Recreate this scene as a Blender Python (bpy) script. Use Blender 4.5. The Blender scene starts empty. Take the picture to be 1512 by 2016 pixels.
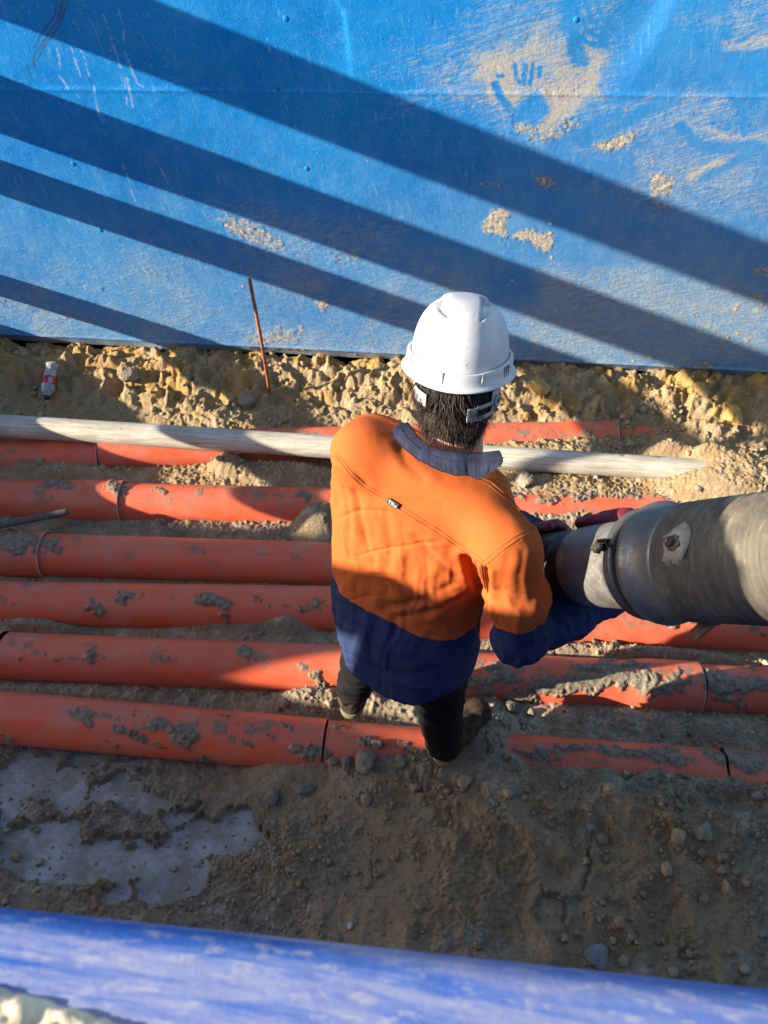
import bpy, math, random
import numpy as np
from mathutils import Matrix, Vector
from mathutils.bvhtree import BVHTree
rad = math.radians
rng = np.random.RandomState(7)
random.seed(7)
S = bpy.context.scene

# ------------------------------------------------------------------ camera
CAM_H, PITCH, YAW, ROLL, FPX = 2.75, 46.0, -2.8, 1.2, 1514.0
_p, _y, _r = rad(PITCH), rad(YAW), rad(ROLL)
C_F = np.array([math.sin(_y)*math.cos(_p), math.cos(_y)*math.cos(_p), -math.sin(_p)])
_rt = np.array([math.cos(_y), -math.sin(_y), 0.0]); _up = np.cross(_rt, C_F)
C_R = _rt*math.cos(_r) + _up*math.sin(_r)
C_U = _up*math.cos(_r) - _rt*math.sin(_r)
C_O = np.array([0, 0, CAM_H])
cam = bpy.data.objects.new('camera', bpy.data.cameras.new('camera'))
S.collection.objects.link(cam); S.camera = cam
cam.matrix_world = Matrix(((C_R[0], C_U[0], -C_F[0], 0), (C_R[1], C_U[1], -C_F[1], 0), (C_R[2], C_U[2], -C_F[2], CAM_H), (0, 0, 0, 1)))
cd = cam.data
cd.sensor_fit = 'VERTICAL'; cd.sensor_height = 36; cd.sensor_width = 27
cd.lens = 36*FPX/2016; cd.clip_start = 0.02; cd.clip_end = 500
cd.dof.use_dof = True; cd.dof.focus_distance = 1.95; cd.dof.aperture_fstop = 10.0

# ------------------------------------------------------------------ light
SUN = np.array([1.0, 0.30, -0.325]); SUN /= np.linalg.norm(SUN)
el = math.asin(-SUN[2])
w = bpy.data.worlds.new("World"); S.world = w; w.use_nodes = True
nt = w.node_tree; bg = nt.nodes['Background']
sky = nt.nodes.new('ShaderNodeTexSky'); sky.sky_type = 'NISHITA'; sky.sun_disc = False
sky.sun_elevation = el; sky.sun_rotation = math.atan2(-SUN[0], -SUN[1])
nt.links.new(sky.outputs[0], bg.inputs[0]); bg.inputs[1].default_value = 0.095
sl = bpy.data.lights.new('sun', 'SUN'); sl.energy = 5.0; sl.angle = rad(0.53); sl.color = (1.0, 0.89, 0.72)
so = bpy.data.objects.new('sun', sl); S.collection.objects.link(so)
so.rotation_euler = Vector(SUN).to_track_quat('-Z', 'Y').to_euler(); so.location = (-6, -2, 5)
S.view_settings.view_transform = 'Standard'; S.view_settings.look = 'None'
S.view_settings.exposure = 1.45; S.view_settings.gamma = 1
S.cycles.max_bounces = 6

# ------------------------------------------------------------------ helpers
def ray(x, y): return C_F + C_R*(x-756)/FPX - C_U*(y-1008)/FPX
def onZ(x, y, z): d = ray(x, y); return C_O + d*(z-C_O[2])/d[2]
def onY(x, y, Y): d = ray(x, y); return C_O + d*(Y-C_O[1])/d[1]
def pd(x, y, dep): return C_O + ray(x, y)*dep
def proj(P):
    d = np.asarray(P)-C_O; z = d@C_F
    z = np.where(np.abs(z) < 1e-4, 1e-4, z)
    return 756+FPX*(d@C_R)/z, 1008-FPX*(d@C_U)/z

_tab = np.random.RandomState(3).rand(8192)
def _h2(ix, iy, s): return _tab[(ix*1619+iy*31337+s*6971) & 8191]
def _h3(ix, iy, iz, s): return _tab[(ix*1619+iy*31337+iz*52591+s*6971) & 8191]
def vn2(x, y, s=0):
    ix = np.floor(x).astype(np.int64); iy = np.floor(y).astype(np.int64); fx = x-ix; fy = y-iy
    fx = fx*fx*fx*(fx*(fx*6-15)+10); fy = fy*fy*fy*(fy*(fy*6-15)+10)
    a = _h2(ix, iy, s); b = _h2(ix+1, iy, s); c = _h2(ix, iy+1, s); d = _h2(ix+1, iy+1, s)
    return (a+(b-a)*fx)*(1-fy)+(c+(d-c)*fx)*fy
def vn3(P, s=0):
    x, y, z = P[..., 0], P[..., 1], P[..., 2]
    ix = np.floor(x).astype(np.int64); iy = np.floor(y).astype(np.int64); iz = np.floor(z).astype(np.int64)
    fx = x-ix; fy = y-iy; fz = z-iz
    fx, fy, fz = (f*f*(3-2*f) for f in (fx, fy, fz))
    def L(k):
        a = _h3(ix, iy, iz+k, s); b = _h3(ix+1, iy, iz+k, s); c = _h3(ix, iy+1, iz+k, s); d = _h3(ix+1, iy+1, iz+k, s)
        return (a+(b-a)*fx)*(1-fy)+(c+(d-c)*fx)*fy
    return L(0)*(1-fz)+L(1)*fz
def fbm2(x, y, s=0, o=4):
    t = 0; a = 1; n = 0
    for i in range(o):
        t = t+a*vn2(x*2**i+i*17.3, y*2**i+i*9.1, s+i); n += a; a *= .5
    return t/n
def fbm3(P, s=0, o=3):
    t = 0; a = 1; n = 0
    for i in range(o):
        t = t+a*vn3(P*2**i+i*7.7, s+i); n += a; a *= .5
    return t/n
def worley2(x, y, s=0):
    ix = np.floor(x).astype(np.int64); iy = np.floor(y).astype(np.int64)
    best = np.full(x.shape, 9.0); idv = np.zeros(x.shape)
    for dx in (-1, 0, 1):
        for dy in (-1, 0, 1):
            cx = ix+dx; cy = iy+dy
            d = np.hypot(cx+_h2(cx, cy, s)-x, cy+_h2(cx, cy, s+1)-y)
            m = d < best; best = np.where(m, d, best); idv = np.where(m, _h2(cx, cy, s+2), idv)
    return best, idv
def sstep(a, b, x):
    t = np.clip((x-a)/(b-a), 0, 1); return t*t*(3-2*t)
def segdist2(x, y, pts):
    best = np.full(np.shape(x), 1e9)
    for (ax, ay), (bx, by) in zip(pts[:-1], pts[1:]):
        dx, dy = bx-ax, by-ay; L = dx*dx+dy*dy+1e-9
        t = np.clip(((x-ax)*dx+(y-ay)*dy)/L, 0, 1)
        best = np.minimum(best, np.hypot(x-ax-t*dx, y-ay-t*dy))
    return best
def segdist3(P, pts):
    best = np.full(P.shape[:-1], 1e9)
    for a, b in zip(pts[:-1], pts[1:]):
        a = np.asarray(a); ab = np.asarray(b)-a; L = ab@ab+1e-12
        t = np.clip(((P-a)@ab)/L, 0, 1)
        best = np.minimum(best, np.linalg.norm(P-a-t[..., None]*ab, axis=-1))
    return best
def inpoly(x, y, poly):
    c = np.zeros(np.shape(x), bool); n = len(poly)
    for i in range(n):
        x1, y1 = poly[i]; x2, y2 = poly[(i+1) % n]
        if y1 == y2: continue
        c ^= ((y1 > y) != (y2 > y)) & (x < (x2-x1)*(y-y1)/(y2-y1)+x1)
    return c
def polymask(x, y, poly, soft):
    d = segdist2(x, y, list(poly)+[poly[0]]); ins = inpoly(x, y, poly)
    return sstep(-soft, soft, np.where(ins, d, -d))
def polysd(x, y, poly):
    d = segdist2(x, y, list(poly)+[poly[0]]); return np.where(inpoly(x, y, poly), d, -d)

ORIG = {}
def thing(name, label, cat, loc=(0, 0, 0), group=None):
    o = bpy.data.objects.new(name, None); S.collection.objects.link(o)
    o.empty_display_size = .1
    o.location = tuple(float(v) for v in loc); ORIG[o.name] = np.array(o.location)
    o['label'] = label; o['category'] = cat
    if group: o['group'] = group
    return o
def tag(o, label, cat, group=None):
    o['label'] = label; o['category'] = cat
    if group: o['group'] = group
    return o
def mk(name, V, F, mat, parent=None, attrs=None, smooth=True, loc=None, mi=None, kind=None):
    """V (n,3) world coordinates, F int array (m,3|4) or list of faces."""
    V = np.asarray(V, float)
    off = ORIG[parent.name] if parent is not None else (np.asarray(loc, float) if loc is not None else np.zeros(3))
    me = bpy.data.meshes.new(name)
    if isinstance(F, np.ndarray):
        m, k = F.shape
        me.vertices.add(len(V)); me.vertices.foreach_set('co', (V-off).astype(np.float32).ravel())
        me.loops.add(m*k); me.loops.foreach_set('vertex_index', F.astype(np.int32).ravel())
        me.polygons.add(m); me.polygons.foreach_set('loop_start', np.arange(0, m*k, k, dtype=np.int32))
        try: me.polygons.foreach_set('loop_total', np.full(m, k, np.int32))
        except Exception: pass
        me.update(calc_edges=True)
    else:
        me.from_pydata((V-off).tolist(), [], F); me.update()
    if smooth: me.polygons.foreach_set('use_smooth', np.ones(len(me.polygons), bool))
    for mm in (mat if isinstance(mat, (list, tuple)) else [mat]): me.materials.append(mm)
    if mi is not None: me.polygons.foreach_set('material_index', np.asarray(mi, np.int32))
    for k, v in (attrs or {}).items():
        a = me.attributes.new(k, 'FLOAT', 'POINT'); a.data.foreach_set('value', np.asarray(v, np.float32))
    o = bpy.data.objects.new(name, me); S.collection.objects.link(o)
    if parent is not None: o.parent = parent; ORIG[o.name] = off
    else:
        o.location = tuple(off); ORIG[o.name] = off
    if kind: o['kind'] = kind
    return o
def gridF(nu, nv, closed_u=False):
    """faces for verts indexed i*nv+j"""
    I = np.arange(nu if closed_u else nu-1)[:, None]; J = np.arange(nv-1)[None]
    a = I*nv+J; b = ((I+1) % nu)*nv+J
    return np.stack([a, b, b+1, a+1], -1).reshape(-1, 4)
def join(parts):
    Vs, Fs, n = [], [], 0
    for V, F in parts:
        Vs.append(np.asarray(V, float)); Fs += [[i+n for i in f] for f in F]; n += len(V)
    return np.vstack(Vs), Fs
def box(c, sx, sy, sz, bev=.004, ax=None):
    """bevelled box, returns V,F ; ax = 3x3 rows (local axes)"""
    hx, hy, hz = sx/2, sy/2, sz/2; bev = min(bev, hx*.45, hy*.45, hz*.45)
    V = []; F = []; idx = {}
    for i in (-1, 1):
        for j in (-1, 1):
            for k in (-1, 1):
                for a in range(3):
                    p = [i*hx, j*hy, k*hz]
                    for b in range(3):
                        if b != a: p[b] -= (i, j, k)[b]*bev
                    idx[i, j, k, a] = len(V); V.append(p)
    for a in range(3):
        b, c2 = (a+1) % 3, (a+2) % 3
        for s in (-1, 1):
            q = []
            for (m, n) in ((-1, -1), (1, -1), (1, 1), (-1, 1)):
                k = [0, 0, 0]; k[a] = s; k[b] = m; k[c2] = n; q.append(idx[(*k, a)])
            F.append(q if s > 0 else q[::-1])
    for a in range(3):
        b, c2 = (a+1) % 3, (a+2) % 3
        for m in (-1, 1):
            for n in (-1, 1):
                k0 = [0, 0, 0]; k1 = [0, 0, 0]
                k0[a] = -1; k1[a] = 1; k0[b] = k1[b] = m; k0[c2] = k1[c2] = n
                q = [idx[(*k0, b)], idx[(*k1, b)], idx[(*k1, c2)], idx[(*k0, c2)]]
                F.append(q if m*n > 0 else q[::-1])
    for i in (-1, 1):
        for j in (-1, 1):
            for k in (-1, 1):
                q = [idx[i, j, k, 0], idx[i, j, k, 1], idx[i, j, k, 2]]
                F.append(q if i*j*k > 0 else q[::-1])
    V = np.array(V)
    if ax is not None: V = V@np.asarray(ax)
    return V+np.asarray(c), F
def frame(d):
    d = np.asarray(d, float); d = d/np.linalg.norm(d)
    a = np.cross(d, [0, 0, 1.0]) if abs(d[2]) < .95 else np.cross(d, [0, 1.0, 0])
    a /= np.linalg.norm(a); return d, a, np.cross(d, a)
def lathe(p0, d, prof, n=48, cap=False):
    """prof: list of (t along d from p0, radius)"""
    d, a, b = frame(d); ph = np.linspace(0, 2*np.pi, n, endpoint=False)
    prof = np.array(prof, float)
    V = (np.asarray(p0)+prof[:, 0][None, :, None]*d + prof[:, 1][None, :, None]*(np.cos(ph)[:, None, None]*a+np.sin(ph)[:, None, None]*b)).reshape(-1, 3)
    F = gridF(n, len(prof), True).tolist()
    if cap:
        k = len(prof)
        F.append([i*k for i in range(n)]); F.append([i*k+k-1 for i in range(n)][::-1])
    return V, F
def tube(pts, rads, n=10, cap=True):
    pts = np.asarray(pts, float); rads = np.broadcast_to(np.asarray(rads, float), (len(pts),))
    T = np.gradient(pts, axis=0); T /= np.linalg.norm(T, axis=1)[:, None]+1e-12
    _, a, _ = frame(T[0]); V = []
    ph = np.linspace(0, 2*np.pi, n, endpoint=False)
    for p, t, r in zip(pts, T, rads):
        a = a-t*(a@t); a /= np.linalg.norm(a)+1e-12; b = np.cross(t, a)
        V.append(p+r*(np.cos(ph)[:, None]*a+np.sin(ph)[:, None]*b))
    V = np.vstack(V); m = len(pts); F = []
    for i in range(m-1):
        for j in range(n):
            F.append([i*n+j, i*n+(j+1) % n, (i+1)*n+(j+1) % n, (i+1)*n+j])
    if cap: F.append(list(range(n))[::-1]); F.append([(m-1)*n+j for j in range(n)])
    return V, F
def ico(sub):
    t = (1+5**.5)/2
    V = [(-1, t, 0), (1, t, 0), (-1, -t, 0), (1, -t, 0), (0, -1, t), (0, 1, t), (0, -1, -t), (0, 1, -t), (t, 0, -1), (t, 0, 1), (-t, 0, -1), (-t, 0, 1)]
    V = [np.array(v)/np.linalg.norm(v) for v in V]
    F = [(0, 11, 5), (0, 5, 1), (0, 1, 7), (0, 7, 10), (0, 10, 11), (1, 5, 9), (5, 11, 4), (11, 10, 2), (10, 7, 6), (7, 1, 8), (3, 9, 4), (3, 4, 2), (3, 2, 6), (3, 6, 8), (3, 8, 9), (4, 9, 5), (2, 4, 11), (6, 2, 10), (8, 6, 7), (9, 8, 1)]
    for _ in range(sub):
        c = {}; G = []
        def mid(i, j):
            k = (min(i, j), max(i, j))
            if k not in c:
                m = V[i]+V[j]; V.append(m/np.linalg.norm(m)); c[k] = len(V)-1
            return c[k]
        for a, b, d in F:
            x, y, z = mid(a, b), mid(b, d), mid(d, a)
            G += [(a, x, z), (b, y, x), (d, z, y), (x, y, z)]
        F = G
    return np.array(V), np.array(F)

def resample(pts, n):
    pts = np.asarray(pts, float); s = np.concatenate([[0], np.cumsum(np.linalg.norm(np.diff(pts, axis=0), axis=1))]); t = np.linspace(0, s[-1], n)
    out = np.stack([np.interp(t, s, pts[:, i]) for i in range(pts.shape[1])], -1)
    for _ in range(2): out[1:-1] = .25*out[:-2]+.5*out[1:-1]+.25*out[2:]
    return out
# signed-distance modelling -> quads
def snets(f, o, h):
    nx, ny, nz = f.shape; s = f < 0
    acc = np.zeros((nx-1, ny-1, nz-1, 3), np.float32); cnt = np.zeros((nx-1, ny-1, nz-1), np.float32)
    rngs = [(0, 1), (0, 1)]
    for ax in range(3):
        o1, o2 = [(1, 2), (0, 2), (0, 1)][ax]
        for i in (0, 1):
            for j in (0, 1):
                sl0 = [None]*3; sl1 = [None]*3; n = (nx, ny, nz)
                sl0[ax] = slice(0, n[ax]-1); sl1[ax] = slice(1, n[ax])
                for q, v in ((o1, i), (o2, j)):
                    sl0[q] = sl1[q] = slice(v, n[q]-1+v)
                a = f[tuple(sl0)]; b = f[tuple(sl1)]; m = (a < 0) != (b < 0)
                t = np.where(m, a/np.where(m, a-b, 1), 0)
                cnt += m
                acc[..., ax] += np.where(m, t, 0); acc[..., o1] += m*i; acc[..., o2] += m*j
    act = cnt > 0
    idx = np.full(act.shape, -1, np.int64); idx[act] = np.arange(act.sum())
    g = np.argwhere(act); V = (g+acc[act]/cnt[act][:, None])*h+np.asarray(o)
    F = []
    for ax in range(3):
        o1, o2 = [(1, 2), (2, 0), (0, 1)][ax]
        n = (nx, ny, nz)
        A = [slice(None)]*3; B = [slice(None)]*3
        A[ax] = slice(0, n[ax]-1); B[ax] = slice(1, n[ax])
        for q in (o1, o2): A[q] = B[q] = slice(1, n[q]-1)
        sa = s[tuple(A)]; sb = s[tuple(B)]; ch = np.argwhere(sa != sb)
        if len(ch) == 0: continue
        c = ch.copy(); c[:, o1] += 1; c[:, o2] += 1
        def at(d1, d2):
            k = c.copy(); k[:, o1] += d1; k[:, o2] += d2
            return idx[k[:, 0], k[:, 1], k[:, 2]]
        q = np.stack([at(-1, -1), at(0, -1), at(0, 0), at(-1, 0)], 1)
        fl = sa[ch[:, 0], ch[:, 1], ch[:, 2]]
        q[~fl] = q[~fl][:, ::-1]; F.append(q)
    return V, np.vstack(F)
def sdf_mesh(fn, lo, hi, h):
    lo = np.asarray(lo, float); hi = np.asarray(hi, float); n = np.ceil((hi-lo)/h).astype(int)+1
    xs = [lo[i]+h*np.arange(n[i]) for i in range(3)]
    f = np.empty(n, np.float32)
    for i0 in range(0, n[0], 16):
        G = np.stack(np.meshgrid(xs[0][i0:i0+16], xs[1], xs[2], indexing='ij'), -1)
        f[i0:i0+16] = fn(G)
    V, F = snets(f, lo, h)
    return V, F
def sdf_normals(fn, V, e=.004):
    N = np.stack([fn(V+np.array(d)*e)-fn(V-np.array(d)*e) for d in ((1, 0, 0), (0, 1, 0), (0, 0, 1))], -1)
    return N/(np.linalg.norm(N, axis=1)[:, None]+1e-9)
def smin(a, b, k):
    h = np.clip(.5+.5*(b-a)/k, 0, 1); return b+(a-b)*h-k*h*(1-h)
def smax(a, b, k): return -smin(-a, -b, k)
def rcone(P, a, b, ra, rb):
    a = np.asarray(a); ab = np.asarray(b)-a
    t = np.clip(((P-a)@ab)/(ab@ab), 0, 1)
    return np.linalg.norm(P-a-t[..., None]*ab, axis=-1)-(ra+(rb-ra)*t)
def chain(P, pts, rs, k=.02):
    d = None
    for i in range(len(pts)-1):
        q = rcone(P, pts[i], pts[i+1], rs[i], rs[i+1]); d = q if d is None else smin(d, q, k)
    return d
def ellip(P, c, r, M=None):
    q = P-np.asarray(c)
    if M is not None: q = q@np.asarray(M).T
    q = q/np.asarray(r); return (np.linalg.norm(q, axis=-1)-1)*min(r)

# ------------------------------------------------------------------ materials
class Mt:
    def __init__(s, name, rough=.6, metal=0.0, spec=.5):
        s.m = bpy.data.materials.new(name); s.m.use_nodes = True; s.t = s.m.node_tree
        s.b = s.t.nodes['Principled BSDF']; s.b.inputs['Roughness'].default_value = rough
        s.b.inputs['Metallic'].default_value = metal; s.b.inputs['Specular IOR Level'].default_value = spec
        s.co = s.n('ShaderNodeTexCoord').outputs['Object']
    def n(s, t, **k):
        o = s.t.nodes.new(t)
        for a, v in k.items(): setattr(o, a, v)
        return o
    def L(s, a, b): s.t.links.new(a, b)
    def val(s, sock, v):
        if isinstance(v, (int, float)): sock.default_value = v
        elif isinstance(v, tuple): sock.default_value = v if len(v) == 4 else (*v, 1)
        else: s.L(v, sock)
    def noise(s, scale, detail=4, rough=.55, vec=None, stretch=None, rot=None, dist=0):
        v = vec or s.co
        if stretch or rot:
            mp = s.n('ShaderNodeMapping'); s.L(v, mp.inputs[0])
            if rot: mp.inputs['Rotation'].default_value = rot
            v = mp.outputs[0]
            if stretch:
                m2 = s.n('ShaderNodeMapping'); s.L(v, m2.inputs[0]); m2.inputs['Scale'].default_value = stretch; v = m2.outputs[0]
        o = s.n('ShaderNodeTexNoise'); s.L(v, o.inputs['Vector'])
        o.inputs['Scale'].default_value = scale; o.inputs['Detail'].default_value = detail
        o.inputs['Roughness'].default_value = rough; o.inputs['Distortion'].default_value = dist
        return o.outputs['Fac']
    def vor(s, scale, feature='F1'):
        o = s.n('ShaderNodeTexVoronoi', feature=feature); s.L(s.co, o.inputs['Vector']); o.inputs['Scale'].default_value = scale
        return o.outputs['Distance']
    def attr(s, name): return s.n('ShaderNodeAttribute', attribute_name=name).outputs['Fac']
    def math(s, op, a, b=0.0, c=None, clamp=False):
        o = s.n('ShaderNodeMath', operation=op, use_clamp=clamp); s.val(o.inputs[0], a); s.val(o.inputs[1], b)
        if c is not None: s.val(o.inputs[2], c)
        return o.outputs[0]
    def ramp(s, x, a, b, lo=0.0, hi=1.0):
        o = s.n('ShaderNodeMapRange', interpolation_type='SMOOTHSTEP'); s.val(o.inputs[0], x)
        for i, v in ((1, a), (2, b), (3, lo), (4, hi)): s.val(o.inputs[i], v)
        return o.outputs[0]
    def mix(s, f, a, b, mode='MIX'):
        o = s.n('ShaderNodeMix', data_type='RGBA', blend_type=mode); s.val(o.inputs[0], f); s.val(o.inputs[6], a); s.val(o.inputs[7], b)
        return o.outputs[2]
    def bump(s, h, strength=.4, dist=.003, nrm=None):
        o = s.n('ShaderNodeBump'); s.val(o.inputs['Height'], h); s.val(o.inputs['Strength'], strength); o.inputs['Distance'].default_value = dist
        if nrm is not None: s.L(nrm, o.inputs['Normal'])
        return o.outputs[0]
    def out(s, col=None, rough=None, nrm=None, metal=None):
        if col is not None: s.val(s.b.inputs['Base Color'], col)
        if rough is not None: s.val(s.b.inputs['Roughness'], rough)
        if nrm is not None: s.L(nrm, s.b.inputs['Normal'])
        if metal is not None: s.val(s.b.inputs['Metallic'], metal)
        return s.m

def soil_mat():
    m = Mt('soil', .92, spec=.2)
    n1 = m.noise(2.5, 5); n2 = m.noise(14, 5); n3 = m.noise(90, 4, .7); n4 = m.noise(320, 2, .6)
    c = m.mix(m.ramp(n1, .42, .58), (.38, .305, .215), (.39, .275, .16))
    c = m.mix(m.ramp(n2, .45, .68), c, (.55, .45, .32))
    c = m.mix(m.ramp(m.noise(6, 4), .55, .7, 0, .7), c, (.21, .175, .135))
    c = m.mix(m.attr('brown_lift'), c, (.42, .265, .125))  # brown patches, colour raised to lift the shaded front soil
    c = m.mix(m.attr('yellow'), c, m.mix(n2, (.52, .305, .082), (.42, .27, .105)))
    c = m.mix(m.ramp(n3, .35, .7, 0, .45), c, (.13, .11, .08))
    c = m.mix(m.ramp(n4, .62, .72, 0, .5), c, (.5, .46, .38))
    h = m.math('ADD', m.math('MULTIPLY', n3, 1.0), m.math('MULTIPLY', n4, .5))
    return m.out(c, nrm=m.bump(h, 1.0, .008))
M_SOIL = soil_mat()
def crumb_mat():
    m = Mt('loose_crumbs', .95, spec=.15); n = m.noise(200, 3, .6)
    c = m.mix(m.attr('tone'), (.13, .10, .07), (.54, .44, .31)); c = m.mix(m.attr('brown_lift'), c, (.40, .26, .125)); c = m.mix(m.attr('yellow'), c, (.46, .32, .14))
    c = m.mix(m.ramp(n, .4, .7, 0, .4), c, (.16, .135, .1))
    return m.out(c, nrm=m.bump(n, .4, .002))
M_CRUMB = crumb_mat()
def clod_mat(name, a, b):
    m = Mt(name, .93, spec=.2); n = m.noise(35, 5); n3 = m.noise(160, 3, .7)
    c = m.mix(m.ramp(n, .35, .65), a, b); c = m.mix(m.ramp(n3, .5, .75, 0, .4), c, (.08, .07, .055))
    return m.out(c, nrm=m.bump(m.math('ADD', n, n3), .6, .005))
M_CLOD = clod_mat('clod_grey', (.24, .205, .155), (.31, .265, .195))
M_CLODY = clod_mat('clod_sand', (.36, .27, .15), (.46, .35, .2))
M_STONE = clod_mat('stone_blue_grey', (.19, .2, .215), (.28, .29, .3))
def slab_mat():
    m = Mt('concrete', .7, spec=.3); n1 = m.noise(5, 5); n2 = m.noise(60, 4, .7); n3 = m.noise(12, 4, stretch=(1, 5, 1), rot=(0, 0, .5))
    c = m.mix(m.ramp(n1, .3, .7), (.37, .36, .345), (.50, .485, .465)); c = m.mix(m.ramp(n3, .45, .75, 0, .5), c, (.22, .205, .185))
    c = m.mix(m.ramp(n2, .55, .75, 0, .5), c, (.17, .15, .125)); n4 = m.noise(9, 6, .7); c = m.mix(m.ramp(n4, .40, .60, 0, .85), c, (.27, .235, .18)); c = m.mix(m.ramp(m.noise(140, 3, .7), .6, .7, 0, .6), c, (.14, .115, .085))
    return m.out(c, nrm=m.bump(n2, .2, .002))
M_SLAB = slab_mat()
def pipe_mat():
    m = Mt('orange_conduit', .42, spec=.45)
    st = m.noise(3, 5, .6, stretch=(1.2, 60, 60)); sc = m.noise(5, 3, .6, stretch=(.8, 110, 110), dist=.6)
    n1 = m.noise(6, 4); n2 = m.noise(45, 5, .65); n3 = m.noise(180, 3, .7)
    c = m.mix(m.ramp(n1, .3, .7), (.80, .120, .044), (.70, .13, .06))
    c = m.mix(m.ramp(st, .5, .8, 0, .35), c, (.62, .2, .13))
    c = m.mix(m.ramp(sc, .66, .72, 0, .5), c, (.75, .42, .33))
    film = m.math('MULTIPLY', m.ramp(m.noise(9, 5, .65), .38, .72, 0, .7), m.attr('dusty'))
    c = m.mix(film, c, (.58, .22, .15))
    c = m.mix(m.ramp(n2, .66, .8, 0, .5), c, (.3, .12, .06))
    mud = m.math('ADD', m.attr('mud'), m.math('MULTIPLY', m.math('SUBTRACT', m.math('ADD', m.math('MULTIPLY', n2, .6), m.math('MULTIPLY', n3, .4)), .5), 1.1))
    mk_ = m.ramp(mud, .42, .52)
    mc = m.mix(m.ramp(n3, .35, .7), (.12, .095, .07), (.29, .225, .15))
    mc = m.mix(m.ramp(n2, .4, .6, 0, .6), mc, (.34, .285, .2))
    dots = m.math('MULTIPLY', m.ramp(m.noise(75, 3, .6), .69, .73), m.ramp(m.noise(4, 3), .45, .6))
    c = m.mix(dots, c, (.13, .1, .075))
    thin = m.ramp(mud, .08, .46, 0, .75)
    c = m.mix(thin, c, (.25, .15, .1)); c = m.mix(mk_, c, mc)
    r = m.math('ADD', m.math('MULTIPLY', mk_, .45), m.ramp(st, .3, .8, .36, .52))
    h = m.math('ADD', m.math('MULTIPLY', m.math('MULTIPLY', n3, mk_), 1.0), m.math('MULTIPLY', mk_, .8))
    return m.out(c, rough=r, nrm=m.bump(h, .6, .004))
M_PIPE = pipe_mat()
def wpipe_mat():
    m = Mt('white_conduit', .55, spec=.4)
    st = m.noise(4, 6, .65, stretch=(1.3, 40, 40), dist=.8); n2 = m.noise(50, 5, .7); n3 = m.noise(7, 4)
    c = m.mix(m.ramp(n3, .35, .7), (.66, .63, .55), (.5, .46, .38))
    c = m.mix(m.ramp(st, .38, .64, 0, .8), c, (.34, .285, .2)); c = m.mix(m.ramp(st, .64, .7, 0, .7), c, (.1, .085, .065))
    mud = m.math('ADD', m.attr('mud'), m.math('MULTIPLY', m.math('SUBTRACT', n2, .5), 1.3))
    k = m.ramp(mud, .45, .55); c = m.mix(k, c, m.mix(n2, (.2, .165, .12), (.34, .28, .2)))
    return m.out(c, nrm=m.bump(m.math('ADD', m.math('MULTIPLY', st, .4), k), .5, .003))
M_WPIPE = wpipe_mat()
def simple(name, col, rough=.6, metal=0.0, var=.25, scale=20, bump=.15, dist=.002, spec=.5, dirt=None, dirtamt=.5):
    m = Mt(name, rough, metal, spec); n = m.noise(scale, 5, .6); n2 = m.noise(scale*7, 3, .6)
    d = tuple(x*(1-var) for x in col); e = tuple(min(1, x*(1+var)) for x in col)
    c = m.mix(m.ramp(n, .3, .7), d, e)
    if dirt: c = m.mix(m.ramp(m.noise(scale*.6, 5, .65), .48, .68, 0, dirtamt), c, dirt)
    return m.out(c, nrm=m.bump(m.math('ADD', n, m.math('MULTIPLY', n2, .4)), bump, dist))
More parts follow.
